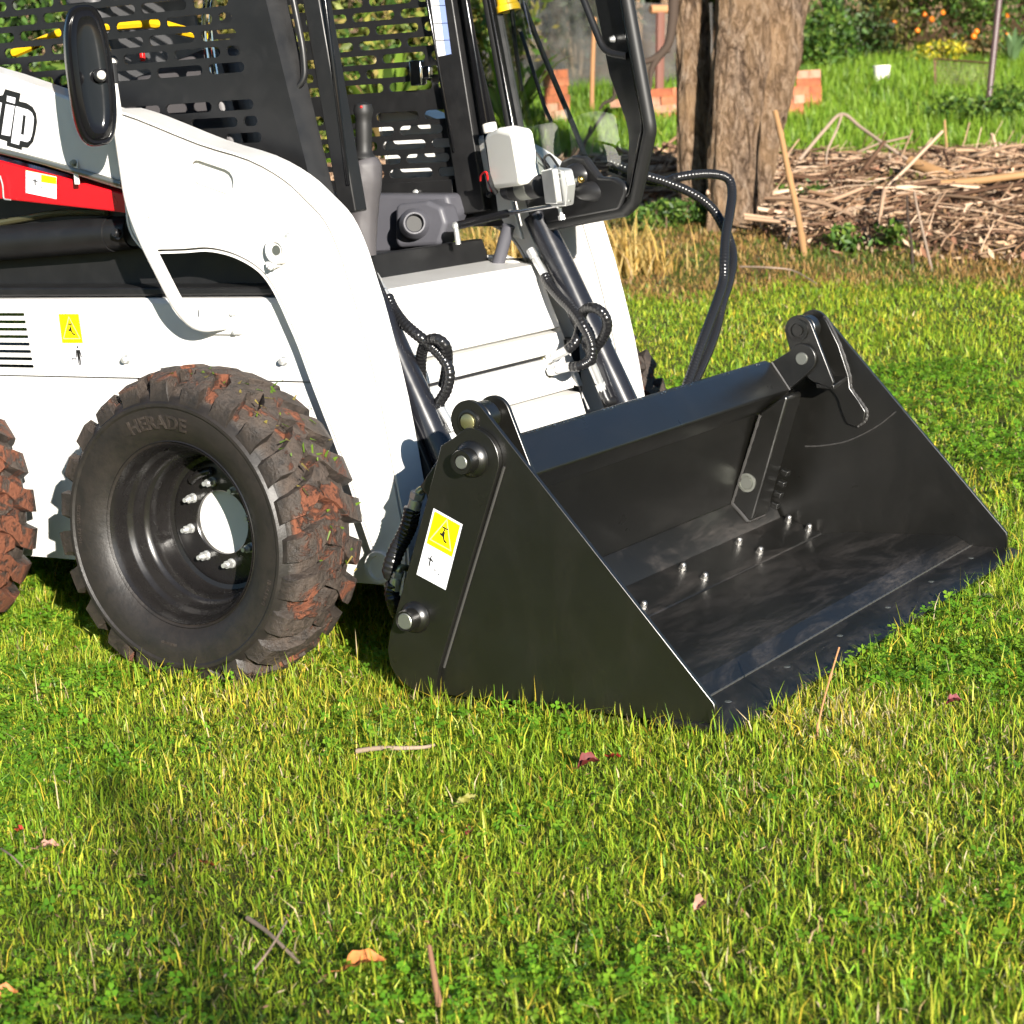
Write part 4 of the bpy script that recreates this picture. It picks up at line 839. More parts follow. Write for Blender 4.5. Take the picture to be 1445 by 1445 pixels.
# web from inner lug to far plate, doubler plate with bead
w0 = Vector((0.926, 1.719, 0.514)); w1 = Y(1195, 530, 1.812)
mb = MB(); mb.add([w0+Vector((-0.05, 0, 0.004)), w0+Vector((0.004, 0, 0)), w1+Vector((0.004, 0, 0)), w1+Vector((-0.06, 0, 0.0)), w0+Vector((-0.05, 0, -0.01)), w0+Vector((0.004, 0, -0.012)), w1+Vector((0.004, 0, -0.012)), w1+Vector((-0.06, 0, -0.012))], [(0, 1, 2, 3), (7, 6, 5, 4), (0, 1, 5, 4), (1, 2, 6, 5), (2, 3, 7, 6), (3, 0, 4, 7)]); mb.build('hinge_web', M['bucket'], sB, bevel=0.002)
dp = [Y(px, py, 1.803) for px, py in [(1160, 447), (1166, 452), (1183, 487), (1197, 530), (1199, 548), (1211, 565), (1221, 581), (1219, 594), (1208, 602), (1195, 598), (1188, 582), (1182, 562), (1172, 549), (1158, 545), (1140, 540), (1132, 480)]]
mb = MB(); mb.prism([(p.x, p.z) for p in dp], 1.803, 1.8135, 'y'); mb.build('doubler_plate', M['bucket'], sB, bevel=0.002)
mb = MB(); wb = spline([p+Vector((0.002, 0.007, 0)) for p in dp[0:9]], 8); mb.tube(wb, lambda i: 0.0042*(1+0.25*math.sin(i*2.1)), 8); mb.build('weld_bead', M['weld'], sB)
mb = MB(); mb.tube(spline([Y(px, py, 1.8125) for px, py in [(1136, 630), (1160, 629), (1190, 624), (1215, 614), (1240, 600), (1264, 581)]], 8), lambda i: 0.0022*(1+0.3*math.sin(i*1.7)), 6); mb.build('weld_bead', M['weld'], sB)
# cross beam, moldboard, ledge
mb = MB(); mb.prism([(0.729, 0.584), (0.749, 0.577), (0.803, 0.501), (0.800, 0.494), (0.739, 0.441), (0.672, 0.515)], 0.03, 1.70, 'y'); beam = mb.build('cross_beam', M['bucket'], BK, bevel=0.004)
mb = MB(); mb.prism(arc(Lp, 0.042, -40, 150, 12)+[(0.750, 0.578), (0.803, 0.501), (0.852, 0.540)], 1.6995, 1.7115, 'y'); lg = mb.build('beam_lug', M['bucket'], beam, bevel=0.002)
mb = MB(); mb.lathe([(0, -0.004), (0.0165, -0.004), (0.018, -0.002), (0.018, 0)], Vector((Lp[0], 1.6995, Lp[1])), (0, 1, 0), 28); mb.build('pin', M['steel_pin'], beam)
mb = MB(); mb.tube(spline([(0.751, 1.700, 0.578), (0.779, 1.701, 0.537), (0.804, 1.701, 0.500)], 6), 0.004, 6); mb.build('weld_bead', M['weld'], beam)
# water drops along the beam top
mb = MB()
for i in range(90):
    y = random.uniform(0.2, 1.68); mb.ball((random.uniform(0.731, 0.747), y, 0.5815), random.uniform(0.0012, 0.003), sc=(1, 1.2, 0.6), seg=6)
dw = mb.build('water_drops', M['chrome'], beam); dw['kind'] = 'stuff'
mb = MB(); mb.prism([(0.739, 0.445), (0.657, 0.186), (0.645, 0.186), (0.727, 0.452)], 0.03, 1.69, 'y'); mb.build('back_plate', M['bucket'], BK, bevel=0.001)
mb = MB(); mb.prism([(0.657, 0.187), (0.708, 0.132), (0.7215, 0.099), (0.70, 0.09), (0.64, 0.15)], 0.013, 1.80, 'y'); mb.build('ledge', M['bucket_floor'], BK, bevel=0.002)
for c0, c1 in ((1.60, 1.70), (0.125, 0.225)):
    mb = MB(); mb.prism([(0.655, 0.180), (0.758, 0.452), (0.835, 0.5), (0.842, 0.490), (0.722, 0.142), (0.705, 0.136)], c0, c1, 'y'); cl = mb.build('column', M['bucket'], BK, bevel=0.006)
    if c0 > 1:
        pq = Y(1054, 681, 1.60); mb = MB(); mb.lathe([(0.027, 0), (0.027, -0.004), (0.021, -0.005), (0.0205, -0.002), (0.0175, -0.002), (0.0165, -0.005), (0, -0.005)], pq, (0, 1, 0), 28); mb.build('pin', M['steel_pin'], cl)
        mb = MB(); mb.tube(spline([(0.660, 1.599, 0.187), (0.71, 1.599, 0.318), (0.757, 1.599, 0.443)], 10), lambda i: 0.0045*(1+0.2*math.sin(i*2.3)), 7); mb.tube(spline([(0.660, 1.599, 0.187), (0.685, 1.598, 0.163), (0.708, 1.599, 0.137)], 8), 0.0055, 7); mb.tube(spline([(0.710, 1.60, 0.138), (0.712, 1.65, 0.138), (0.712, 1.70, 0.137)], 6), 0.004, 7); mb.build('weld_bead', M['weld'], cl)
# small stop teeth at the foot of the far column
for i in range(4):
    z = 0.165+i*0.032; mb = MB(); mb.box((0.742+0.36*(z-0.165), 1.712, z), (0.022, 0.024, 0.016), Matrix.Rotation(R(20), 3, 'Y')); mb.build('stop_tooth', M['bucket'], sB, bevel=0.002)
# floor: bolt strip, floor sheet, step and cutting edge
mb = MB(); mb.prism([(0.7205, 0.104), (0.834, 0.064), (0.934, 0.0765), (1.243, 0.085), (1.2445, 0.0845), (1.286, 0.0585), (1.27, 0.05), (0.9, 0.052), (0.74, 0.062)], BY0+0.0125, BY1-0.0125, 'y'); floor_ = mb.build('floor_sheet', M['bucket_floor'], BK, bevel=0.0015)
mb = MB(); mb.prism([(0.712, 0.112), (0.722, 0.1105), (0.838, 0.0695), (0.840, 0.0655), (0.83, 0.060), (0.71, 0.10)], BY0+0.013, BY1-0.013, 'y'); bs = mb.build('bolt_strip', M['bucket_floor'], BK, bevel=0.001)
mb = MB(); mb.prism([(1.24, 0.0565), (1.366, 0.0575), (1.424, 0.0435), (1.424, 0.039), (1.24, 0.041)], BY0-0.010, BY1+0.022, 'y'); ce = mb.build('cutting_edge', M['bucket_floor'], BK, bevel=0.0012)
mb = MB(); mb.tube([(1.2865, y, 0.0585) for y in np.linspace(0.013, 1.812, 140)], lambda i: 0.0032*(1+0.25*math.sin(i*2.7)), 7); mb.build('weld_bead', M['weld'], floor_)
mb = MB(); mb.tube([(0.7145, y, 0.108) for y in np.linspace(0.013, 1.79, 120)], lambda i: 0.003*(1+0.3*math.sin(i*2.7)), 7); mb.build('weld_bead', M['weld'], bs)
for y in (0.09, 0.43, 0.775, 1.115, 1.455, 1.785):
    for x, z in ((0.745, 0.1025), (0.808, 0.080)):
        p = Vector((x, y, z)); nn = Vector((0.34, 0, 0.94)); mb = MB(); mb.cyl(p, p+nn*0.003, 0.012, seg=18); mb.cyl(p+nn*0.003, p+nn*0.012, 0.0098, seg=6); mb.ball(p+nn*0.013, 0.0085, sc=(1, 1, 1.1)); mb.build('dome_nut', M['nut'], bs, smooth=40)
for y in np.arange(0.16, 1.8, 0.30):
    mb = MB(); mb.lathe([(0.008, 0), (0.007, 0.001), (0.0, 0.0014)], (1.34, float(y), 0.0572), (0, 0, 1), 16); mb.build('plow_bolt', M['steel_pin'], ce)
# mounting frame behind the bucket
mb = MB()
for y in (0.43, 0.54, 1.26, 1.37): mb.prism(fillet([(0.40, 0.22), (0.59, 0.16), (0.665, 0.44), (0.60, 0.52), (0.42, 0.40)], 0.03), y, y+0.016, 'y')
mb.prism([(0.57, 0.14), (0.60, 0.14), (0.685, 0.46), (0.66, 0.47)], 0.40, 1.41, 'y'); mb.build('mount_frame', M['black'], LO, bevel=0.003)
from mathutils import noise as mnoise
# ------------------------------------------------------------------ ground sheet
def ST(x, y): return (x-CAM[0])*GH[0]+(y-CAM[1])*GH[1], (x-CAM[0])*GR[0]+(y-CAM[1])*GR[1]
def XY(s, t): return CAM[0]+s*GH[0]+t*GR[0], CAM[1]+s*GH[1]+t*GR[1]
def stpt(px, py): p = G(px, py); return ST(p.x, p.y)
def wob(x, y, f, ph): return (np.sin(x*f+ph)*np.sin(y*f*1.13+ph*1.7)+0.6*np.sin(x*f*2.3+y*f*1.7+ph*2.1)+0.4*np.sin(y*f*3.7-x*f*2.9+ph))/2.0
def edge_lawn(s, t): return s-(11.75-0.40*np.clip(t, -3, 4))+0.25*np.sin(t*2.3)+0.1*np.sin(t*7)
def heap_front(t): return np.interp(t, [-6, 0, 0.96, 1.5, 1.72, 2.78, 4, 7], [15.6, 15.2, 14.8, 14.3, 12.75, 11.85, 11.4, 11.1])
def heap_back(t): return np.interp(t, [-6, 1.1, 2.5, 4.0, 7], [17.2, 16.9, 16.6, 16.3, 16.0])
def heap_h(s, t):
    a, b = heap_front(t), heap_back(t); u = np.clip((s-a)/(b-a), 0, 1)
    return 0.20*np.sin(PI*u)**0.7*(0.6+0.4*np.sin(t*1.9+1)*np.sin(s*1.4))*(u > 0)*(u < 1)
def terrain():
    sv = np.concatenate([np.arange(-6, 2, 0.5), np.arange(2, 13, 0.10), np.arange(13, 30, 0.25), np.array([31, 33, 36, 40, 50, 70, 110, 180])])
    tv = np.concatenate([np.array([-120, -60, -30, -18, -12]), np.arange(-9, 10.01, 0.15), np.array([12, 18, 30, 60, 120])])
    S, T = np.meshgrid(sv, tv, indexing='ij'); x, y = XY(S, T); z = gz(x, y); h = heap_h(S, T); z = z+h*0.8
    n1 = wob(x, y, 0.9, 1.0); n2 = wob(x, y, 4.0, 2.0); n3 = wob(x, y, 11.0, 0.3)
    lawn = np.array([0.100, 0.115, 0.026]); dry = np.array([0.20, 0.13, 0.06]); mul = np.array([0.21, 0.135, 0.08]); gr = np.array([0.09, 0.14, 0.02]); dirt = np.array([0.20, 0.11, 0.055])
    el = edge_lawn(S, T)
    def w(a): return sstep(a)[..., None]
    c = lawn+0*S[..., None]
    c = c*(1-w(el/0.5))+(dry*(0.75+0.35*n2[..., None])*w((n3+0.6))+gr*(1-w(n3+0.6)))*w(el/0.5)
    u = (S > heap_front(T)-0.1) & (S < heap_back(T)); c[u] = (mul*(0.8+0.4*n3[..., None]))[u]
    k = w((S-heap_back(T))/0.4); c = c*(1-k)+gr*(0.9+0.2*n1[..., None])*k
    k = w((S-24.5-0.4*n1)/0.8)*w((2.6-T)/0.6); c = c*(1-k)+dirt*k
    k = w((S-27.5)/1.5); c = c*(1-k)+dirt*0.6*k
    ns, ntt = S.shape; V = np.stack([x, y, z], -1).reshape(-1, 3); i = np.arange(ns*ntt).reshape(ns, ntt)
    q = np.stack([i[:-1, :-1], i[1:, :-1], i[1:, 1:], i[:-1, 1:]], -1).reshape(-1, 4)
    o = np_mesh('ground', V, q, None, np.clip(c, 0.004, 1).reshape(-1, 3), M['soil'], None, True); o['kind'] = 'structure'; return o
terrain()

# ------------------------------------------------------------------ vegetation helpers
def leaves(P, size, cols, rng, up=0.4, asp=0.42, norm=None):
    n = len(P); d = rng.normal(size=(n, 3)); d[:, 2] += up; d /= np.linalg.norm(d, axis=1)[:, None]
    a = rng.normal(size=(n, 3)); a -= d*(a*d).sum(1)[:, None]; a /= np.linalg.norm(a, axis=1)[:, None]
    L = size*rng.uniform(0.6, 1.35, n)[:, None]; W = L*asp
    nn = np.cross(d, a)
    V = np.stack([P-d*L*0.5, P+a*W*0.5+nn*W*0.12, P+d*L*0.5, P-a*W*0.5+nn*W*0.12], 1).reshape(-1, 3)
    i = np.arange(n)*4; T = np.concatenate([np.stack([i, i+1, i+2], 1), np.stack([i, i+2, i+3], 1)])
    c = np.asarray(cols)[rng.integers(0, len(cols), n)]*rng.uniform(0.7, 1.3, (n, 1))
    return V, T, np.repeat(c, 4, 0)
def crown_pts(c, rad, n, rng, clumps=26, spread=0.30, shell=0.55):
    c = np.array(c); rad = np.array(rad); d = rng.normal(size=(clumps, 3)); d /= np.linalg.norm(d, axis=1)[:, None]
    cc = d*rad*rng.uniform(shell, 1.0, (clumps, 1)); w = rng.uniform(0.5, 1.5, clumps); k = rng.choice(clumps, n, p=w/w.sum())
    return c+cc[k]+rng.normal(size=(n, 3))*rad*spread*rng.uniform(0.6, 1.1, (clumps, 1))[k]
def shrub(name, base, rad, hc, n, size, cols, label, cat, group=None, stems=4, seed=0, asp=0.42, up=0.4, clumps=26, trunk_r=0.02, fruit=0):
    rng = np.random.default_rng(seed); b = Vector(base); root = empty(name, b); tag(root, label, cat, group)
    c = (b.x, b.y, b.z+hc); P = crown_pts(c, rad, n, rng, clumps); P[:, 2] = np.maximum(P[:, 2], gz(P[:, 0], P[:, 1])+0.02)
    V, T, C = leaves(P, size, cols, rng, up, asp); o = np_mesh('crown', V, None, T, C, M['leaf']); o.parent = root; o.matrix_parent_inverse = WORLD_INV(root)
    mb = MB()
    for k in range(stems):
        a = 2*PI*k/stems+rng.uniform(0, 1); e = Vector((c[0]+0.55*rad[0]*math.cos(a), c[1]+0.55*rad[1]*math.sin(a), c[2]+rad[2]*rng.uniform(0.0, 0.5)))
        mb.tube(spline([b+Vector((0.05*math.cos(a), 0.05*math.sin(a), -0.05)), b.lerp(e, 0.5)+Vector((0, 0, 0.12)), e], 4), lambda i: trunk_r*(1-0.085*i), 6)
    mb.build('trunk', M['bark'], root, smooth=60)
    for k in range(fruit):
        q = P[rng.integers(0, n)]; d = Vector(CAM)-Vector(q); mb = MB(); mb.ball(Vector(q)+d.normalized()*rad[0]*0.35, rng.uniform(0.026, 0.036), seg=10); mb.build('orange', M['orange'], root, smooth=80)
    return root
GREEN = [(0.075, 0.15, 0.02), (0.05, 0.11, 0.018), (0.13, 0.20, 0.03), (0.03, 0.07, 0.012)]
YEL = [(0.26, 0.25, 0.05), (0.17, 0.19, 0.035), (0.33, 0.26, 0.08), (0.10, 0.13, 0.025)]
DARK = [(0.018, 0.035, 0.010), (0.035, 0.055, 0.014), (0.012, 0.020, 0.008), (0.05, 0.06, 0.02)]
RUST = [(0.20, 0.12, 0.05), (0.10, 0.09, 0.03), (0.05, 0.06, 0.02), (0.26, 0.18, 0.08)]
BANANA = [(0.16, 0.26, 0.03), (0.24, 0.30, 0.05), (0.09, 0.17, 0.02)]

# ------------------------------------------------------------------ big tree beside the cane heap
tb = G(1012, 322); TREE = empty('old_tree', tb); tag(TREE, 'thick grey-brown tree with fused stems beside the heap of dry canes', 'tree')
def stem(keys, name, seed):
    rng = random.Random(seed); pts = []; rr = []
    for px, py, D, r in keys: pts.append(at_depth(px, py, D)); rr.append(r)
    path = spline(pts, 34); n = len(path); mb = MB(); seg = 72; ph = [rng.uniform(0, 6) for _ in range(8)]
    mb.tube(path, lambda i: float(np.interp(i/(n-1), np.linspace(0, 1, len(rr)), rr)), seg)
    c = [Vector(p) for p in path]
    for i in range(n):
        for k in range(seg):
            v = Vector(mb.v[i*seg+k]); a = 2*PI*k/seg; z = v.z
            h = 0.5*math.sin(5*a+ph[0]+1.3*math.sin(z*1.1+ph[1]))+0.35*math.sin(11*a+ph[2]+2*math.sin(z*1.9+ph[3]))+0.3*math.sin(19*a+ph[4]+z*3.0)+0.35*math.sin(z*4.1+2*a+ph[5])+0.2*math.sin(z*13+7*a+ph[6])
            q = Vector((v.x*9, v.y*9, v.z*2.6)); rn = mnoise.ridged_multi_fractal(q, 0.9, 2.1, 5, 1.0, 2.0)-1.3
            mb.v[i*seg+k] = tuple(v+(v-c[i])*(0.06*h+0.075*rn))
    return mb.build(name, M['bark'], TREE, smooth=80)
stem([(1030, 345, 13.35, 0.20), (1036, 310, 13.3, 0.17), (1036, 200, 13.3, 0.165), (1046, 80, 13.3, 0.18), (1052, 0, 13.3, 0.185), (1060, -300, 13.3, 0.16), (1075, -700, 13.4, 0.10), (1085, -1000, 13.5, 0.05)], 'trunk', 1)
stem([(1046, 345, 13.5, 0.17), (1052, 300, 13.45, 0.15), (1066, 200, 13.45, 0.155), (1090, 90, 13.45, 0.175), (1104, 0, 13.45, 0.17), (1150, -250, 13.6, 0.14), (1230, -600, 13.8, 0.08), (1280, -900, 14.0, 0.04)], 'trunk', 2)
stem([(982, 345, 13.7, 0.15), (984, 310, 13.65, 0.118), (980, 200, 13.65, 0.110), (979, 90, 13.65, 0.108), (976, 0, 13.65, 0.112), (960, -300, 13.7, 0.10), (920, -650, 13.8, 0.06), (890, -900, 14.0, 0.03)], 'trunk', 3)
mb = MB(); LB = 13.5
mb.tube(spline([at_depth(px, py, LB) for px, py in [(962, -60), (952, -10), (949, 30), (943, 62), (930, 78), (914, 86), (902, 88)]], 6), lambda i: 0.042*(1-0.018*i), 10)
mb.tube(spline([at_depth(px, py, LB) for px, py in [(938, 70), (927, 84), (919, 100), (918, 120), (915, 132)]], 6), lambda i: 0.028*(1-0.03*i), 8); mb.tube([at_depth(940, 66, LB), at_depth(944, 74, LB)], 0.015, 6); mb.build('broken_limb', M['dark_wood'], TREE, smooth=60)
mb = MB(); mb.tube(spline([at_depth(px, py, 12.6) for px, py in [(872, 100), (868, 118), (866, 138), (852, 146), (846, 155)]], 6), lambda i: 0.018*(1-0.025*i), 8); mb.build('hanging_twig', M['dark_wood'], TREE, smooth=60)
rng = np.random.default_rng(5); P = np.concatenate([crown_pts(tuple(at_depth(px, py, 13.6)), (1.7, 1.7, 1.1), 2600, rng, 30) for px, py in ((1090, -1050), (1290, -930), (880, -930))])
V, T, C = leaves(P, 0.12, GREEN, rng); cr = np_mesh('crown', V, None, T, C, M['leaf']); cr.parent = TREE; cr.matrix_parent_inverse = WORLD_INV(TREE)

# ------------------------------------------------------------------ stakes, canes, sticks
def stick(name, pts, r, mat, label, cat='stick', knots=0.0, taper=0.35, group=None, extra=()):
    mb = MB(); L = spline(pts, 7); n = len(L); mb.tube(L, lambda i: r*(1-taper*i/n)*(1+knots*(1 if i % 9 == 4 else 0)), 8)
    for e, er in extra: mb.tube(spline(e, 6), lambda i: er*(1-0.02*i), 6)
    o = mb.build(name, mat, None, smooth=60, origin=pts[0]); tag(o, label, cat, group); return o
ad = at_depth
b = G(1137, 364); stick('leaning_cane', [b+Vector((0, 0, -.05)), ad(1126, 305, 12.5), ad(1112, 240, 12.7), ad(1103, 195, 12.85), ad(1094, 158, 13.0)], 0.020, M['cane'], 'brown bamboo cane leaning against the thick tree', 'cane', 0.22, 0.15)
b = G(1108, 352); stick('thin_stick', [b, ad(1117, 325, 12.7), ad(1122, 302, 12.75)], 0.008, M['twig'], 'short thin pale stick upright left of the leaning cane foot')
stick('forked_branch', [ad(1128, 226, 15.2), ad(1163, 184, 15.3), ad(1188, 161, 15.3), ad(1215, 180, 15.2), ad(1250, 205, 15.0), ad(1285, 228, 14.9)], 0.013, M['twig'], 'dead forked branch arching like a tent above the cane heap', 'branch', 0, 0.1, None,
      [([ad(1188, 162, 15.3), ad(1180, 185, 15.25), ad(1168, 212, 15.2), ad(1166, 232, 15.1)], 0.010), ([ad(1254, 207, 15.0), ad(1256, 220, 15.0), ad(1255, 238, 14.95)], 0.010)])
b = G(1338, 236); stick('upright_stick', [b, ad(1335, 200, 16.0), ad(1333, 170, 16.1)], 0.012, M['cane'], 'single pale stick standing upright behind the cane heap', knots=0.1)
stick('short_stick', [ad(1428, 228, 15.2), ad(1418, 214, 15.2), ad(1409, 201, 15.2)], 0.014, M['twig'], 'short broken stick slanting up at the right end of the heap', extra=[([ad(1406, 236, 15.2), ad(1416, 216, 15.2)], 0.010)])
b = G(1288, 384); stick('brown_stalk', [b, ad(1286, 340, 11.7), ad(1281, 306, 11.8), ad(1280, 276, 11.9)], 0.009, M['dark_wood'], 'dark upright weed stalk in front of the cane heap', 'stalk')
b = G(1315, 383); stick('tan_stalk', [b, ad(1303, 330, 11.8), ad(1294, 292, 11.9), ad(1290, 270, 12.0)], 0.009, M['twig'], 'tan bent weed stalk right of the dark upright stalk', 'stalk')
stick('pale_log', [ad(1285, 229, 14.2), ad(1330, 246, 14.0), ad(1372, 258, 13.9), ad(1400, 268, 13.8)], 0.045, M['cane'], 'thick pale branch lying on top of the cane heap', 'branch')
stick('long_pole', [ad(1300, 262, 13.6), ad(1370, 256, 13.5), ad(1450, 246, 13.4), ad(1500, 240, 13.4)], 0.030, M['cane'], 'long tan pole lying across the right of the heap', 'pole')
stick('fallen_twig', [G(1045, 392)+Vector((0, 0, .06)), G(1085, 396)+Vector((0, 0, .07)), G(1120, 398)+Vector((0, 0, .06)), G(1152, 408)+Vector((0, 0, .03))], 0.006, M['twig'], 'thin pale twig lying on dry ground before the tree', 'twig')
# rusty post with a timber cap, wooden stake, steel pole
b = G(929, 172); PT = empty('rusty_post', b); tag(PT, 'rusty square post with short timber block on top left of the tree', 'post')
D1 = float(np.dot(np.array(b)-CAM, f_)); t_ = ad(932, 18, D1); mb = MB(); mb.cyl(b+Vector((0, 0, -.1)), t_, 0.045, seg=8); mb.build('shaft', M['rust'], PT); mb = MB(); mb.cyl(ad(918, 13, D1-0.05), ad(944, 13, D1+0.02), 0.042, seg=10); mb.build('timber_block', M['stake'], PT, bevel=0.004)
b = G(835, 168); stick('wooden_stake', [b, ad(836, 100, 20.8), ad(839, 25, 20.8)], 0.024, M['stake'], 'thin orange-brown stake seen through the open door glass', 'stake', 0, 0.05)
b = G(1392, 163); D2 = float(np.dot(np.array(b)-CAM, f_)); mb = MB(); mb.cyl(b+Vector((0, 0, -.05)), ad(1410, 0, D2), 0.029, seg=16); mb.cyl(ad(1410, 0, D2), ad(1444, -300, D2), 0.029, seg=16); o = mb.build('steel_pole', M['pole'], None, origin=b); tag(o, 'slim purple-brown steel pole leaning slightly right of the pail', 'pole')
# brick stacks
BM = [MB().box((0, 0, 0), (0.23, 0.11, 0.074)) for _ in range(1)]
bms = []
for m_ in M['brick']:
    o = BM[0].build('brick', m_, None, smooth=0); bms.append(o.data); bpy.data.objects.remove(o)
def bricks(px, py, rows, cols, rz, label, seed, depth=2):
    b = G(px, py); rnd = random.Random(seed); root = empty('brick_stack', b); root.rotation_euler = (0, 0, rz); tag(root, label, 'brick stack')
    for r in range(rows):
        for c in range(cols):
            for d in range(depth):
                o = bpy.data.objects.new('brick', rnd.choice(bms)); COL.objects.link(o); o.parent = root
                if cols == 1:
                    o.location = ((0, (d-0.5)*0.118, 0) if r % 2 else ((d-0.5)*0.118, 0, 0)); o.rotation_euler = (0, 0, (0 if r % 2 else PI/2)+rnd.uniform(-.07, .07))
                else:
                    o.location = ((c-(cols-1)/2)*0.238+(0.11 if r % 2 else 0), (d-0.5)*0.118, 0); o.rotation_euler = (0, 0, rnd.uniform(-.05, .05))
                o.location.z = 0.036+r*0.077; o.location.x += rnd.uniform(-.008, .008)
    return root
bricks(1143, 156, 5, 1, R(25), 'taller red brick stack on the grass right of the tree', 1)
bricks(1112, 170, 4, 1, R(48), 'low brick stack half hidden behind the tree trunk', 2)
bricks(787, 180, 7, 1, R(35), 'tall brick stack seen through the open door glass', 3)
bricks(918, 172, 4, 3, R(20), 'long low brick pile behind the rusty post', 4)
# pail, charred post, wire panel, netting
b = G(1244, 120); mb = MB(); mb.lathe([(0.0, 0.0), (0.078, 0.0), (0.088, 0.18), (0.095, 0.185), (0.095, 0.205), (0.088, 0.205), (0.084, 0.19), (0.075, 0.02), (0.0, 0.02)], b, (0.03, 0, 1), 28); o = mb.build('white_pail', M['white_plastic'], None, origin=b); tag(o, 'white plastic pail standing in the grass', 'pail')
b = G(1197, 92); mb = MB(); mb.tube([b+Vector((0, 0, -.05)), ad(1196, 65, 25.6), ad(1195, 48, 25.6)], 0.05, 9); o = mb.build('charred_post', M['stump'], None, origin=b); tag(o, 'short charred black post among the bushes left of the pail', 'post')
p0, p1 = G(1320, 130), G(1401, 138); hh = Vector((0, 0, 0.33)); WP = empty('wire_panel', p0); tag(WP, 'low wire netting panel in the grass beside the steel pole', 'panel')
mb = MB(); mb.tube([p0, p0+hh, p1+hh, p1], 0.011, 6); mb.build('frame', M['rust'], WP)
mb = MB()
for k in range(1, 22): q0 = p0.lerp(p1, k/22); mb.cyl(q0, q0+hh, 0.0022, seg=3, caps=False)
for k in range(1, 9): mb.cyl(p0+hh*(k/9), p1+hh*(k/9), 0.0022, seg=3, caps=False)
o = mb.build('netting', M['twig'], WP, smooth=0); o['kind'] = 'stuff'
a_, b_ = stpt(725, 160), stpt(962, 158); V = []; n = 60
S0 = 24.2
for k in range(n+1):
    t = -0.2+k/n*2.75
    for h in range(9):
        s = S0+0.10*math.sin(t*5+h*0.4)+0.05*math.sin(t*13); x, y = XY(s, t); V.append((x, y, float(gz(x, y))-0.02+h/8*(1.02+0.10*math.sin(t*1.7+0.6))))
q = [(k*9+h, (k+1)*9+h, (k+1)*9+h+1, k*9+h+1) for k in range(n) for h in range(8)]
o = np_mesh('shade_cloth', np.array(V), q, None, None, M['net'], None, True); tag(o, 'grey shade cloth strung along the garden left of the tree', 'netting')
# ------------------------------------------------------------------ shrubs and trees behind
def gb(s, t): x, y = XY(s, t); return (x, y, float(gz(x, y)))
def gpx(px, s):                      # ground point at distance s under a picture column
    x0, y0 = XY(s, 0); t = (px-CX)/FPX*s*1.02+0.03*s*0; return gb(s, t)
shrub('citrus_tree', gpx(1385, 25.8), (0.95, 0.8, 0.85), 1.15, 5200, 0.085, GREEN+DARK[1:2], 'glossy citrus tree bearing orange fruit behind the steel pole', 'tree', None, 3, 21, trunk_r=0.05, fruit=26)
shrub('feathery_bush', gpx(1292, 26.6), (0.55, 0.5, 0.8), 0.85, 4200, 0.10, YEL, 'tall yellow-green feathery bush behind the white pail', 'bush', None, 6, 22, asp=0.16, up=1.2)
shrub('leafy_bush', gpx(1158, 25.2), (0.50, 0.45, 0.55), 0.5, 3200, 0.085, GREEN, 'bright green leafy bush just right of the tree top', 'bush', None, 4, 23)
shrub('dark_bush', gpx(1225, 26.2), (0.50, 0.4, 0.38), 0.35, 2600, 0.075, DARK+GREEN[3:], 'dark low bush between charred post and feathery bush', 'bush', None, 4, 24)
shrub('flowering_plant', gpx(1343, 25.0), (0.26, 0.25, 0.14), 0.16, 700, 0.05, [(0.55, 0.45, 0.02), (0.2, 0.24, 0.03), (0.6, 0.5, 0.03)], 'small plant with yellow flowers below the citrus tree', 'plant', None, 3, 25, trunk_r=0.008)
shrub('dead_scrub', gpx(1372, 25.3), (0.38, 0.2, 0.14), 0.14, 900, 0.09, RUST, 'brown dead scrub lying under the citrus tree', 'scrub', None, 3, 26, trunk_r=0.01)
shrub('weed_clump', gpx(1402, 18.6), (0.42, 0.35, 0.16), 0.14, 1700, 0.06, GREEN+[(0.10, 0.16, 0.02)], 'low green weed clump around the foot of the steel pole', 'weeds', None, 3, 27, trunk_r=0.008)
def strappy(name, base, n, L, w, cols, label, seed, spread=0.7, cat='plant'):
    rng = np.random.default_rng(seed); root = empty(name, base); tag(root, label, cat); b = Vector(base)
    for k in range(n):
        a = rng.uniform(0, 2*PI); l = L*rng.uniform(0.6, 1.1); sp = spread*rng.uniform(0.3, 1.1); col = np.array(cols[rng.integers(0, len(cols))])*rng.uniform(0.75, 1.25); V = []; d = Vector((math.cos(a), math.sin(a), 0)); sdv = Vector((-math.sin(a), math.cos(a), 0)); m = 7
        for i in range(m+1):
            u = i/m; c = b+d*(sp*l*u**1.4)+Vector((0, 0, l*(u-0.45*sp*u**3))); ww = w*math.sin(PI*min(1, 0.12+u*0.86))**0.7
            V += [tuple(c-sdv*ww/2+Vector((0, 0, 0.10*ww))), tuple(c), tuple(c+sdv*ww/2+Vector((0, 0, 0.10*ww)))]
        q = [(i*3+j, i*3+j+1, i*3+j+4, i*3+j+3) for i in range(m) for j in (0, 1)]
        o = np_mesh('leaf', np.array(V), q, None, np.repeat(col[None], len(V), 0), M['leaf'], None, True); o.parent = root; o.matrix_parent_inverse = WORLD_INV(root)
strappy('agave', gpx(1436, 24.2), 16, 0.55, 0.075, [(0.10, 0.17, 0.07), (0.14, 0.22, 0.10)], 'grey-green strap-leaved plant at the right edge below the citrus tree', 31, 0.6)
strappy('banana_plant', gpx(752, 18.8), 12, 0.95, 0.13, BANANA, 'broad-leaved yellow-green banana plant behind the door glass', 32, 0.65)
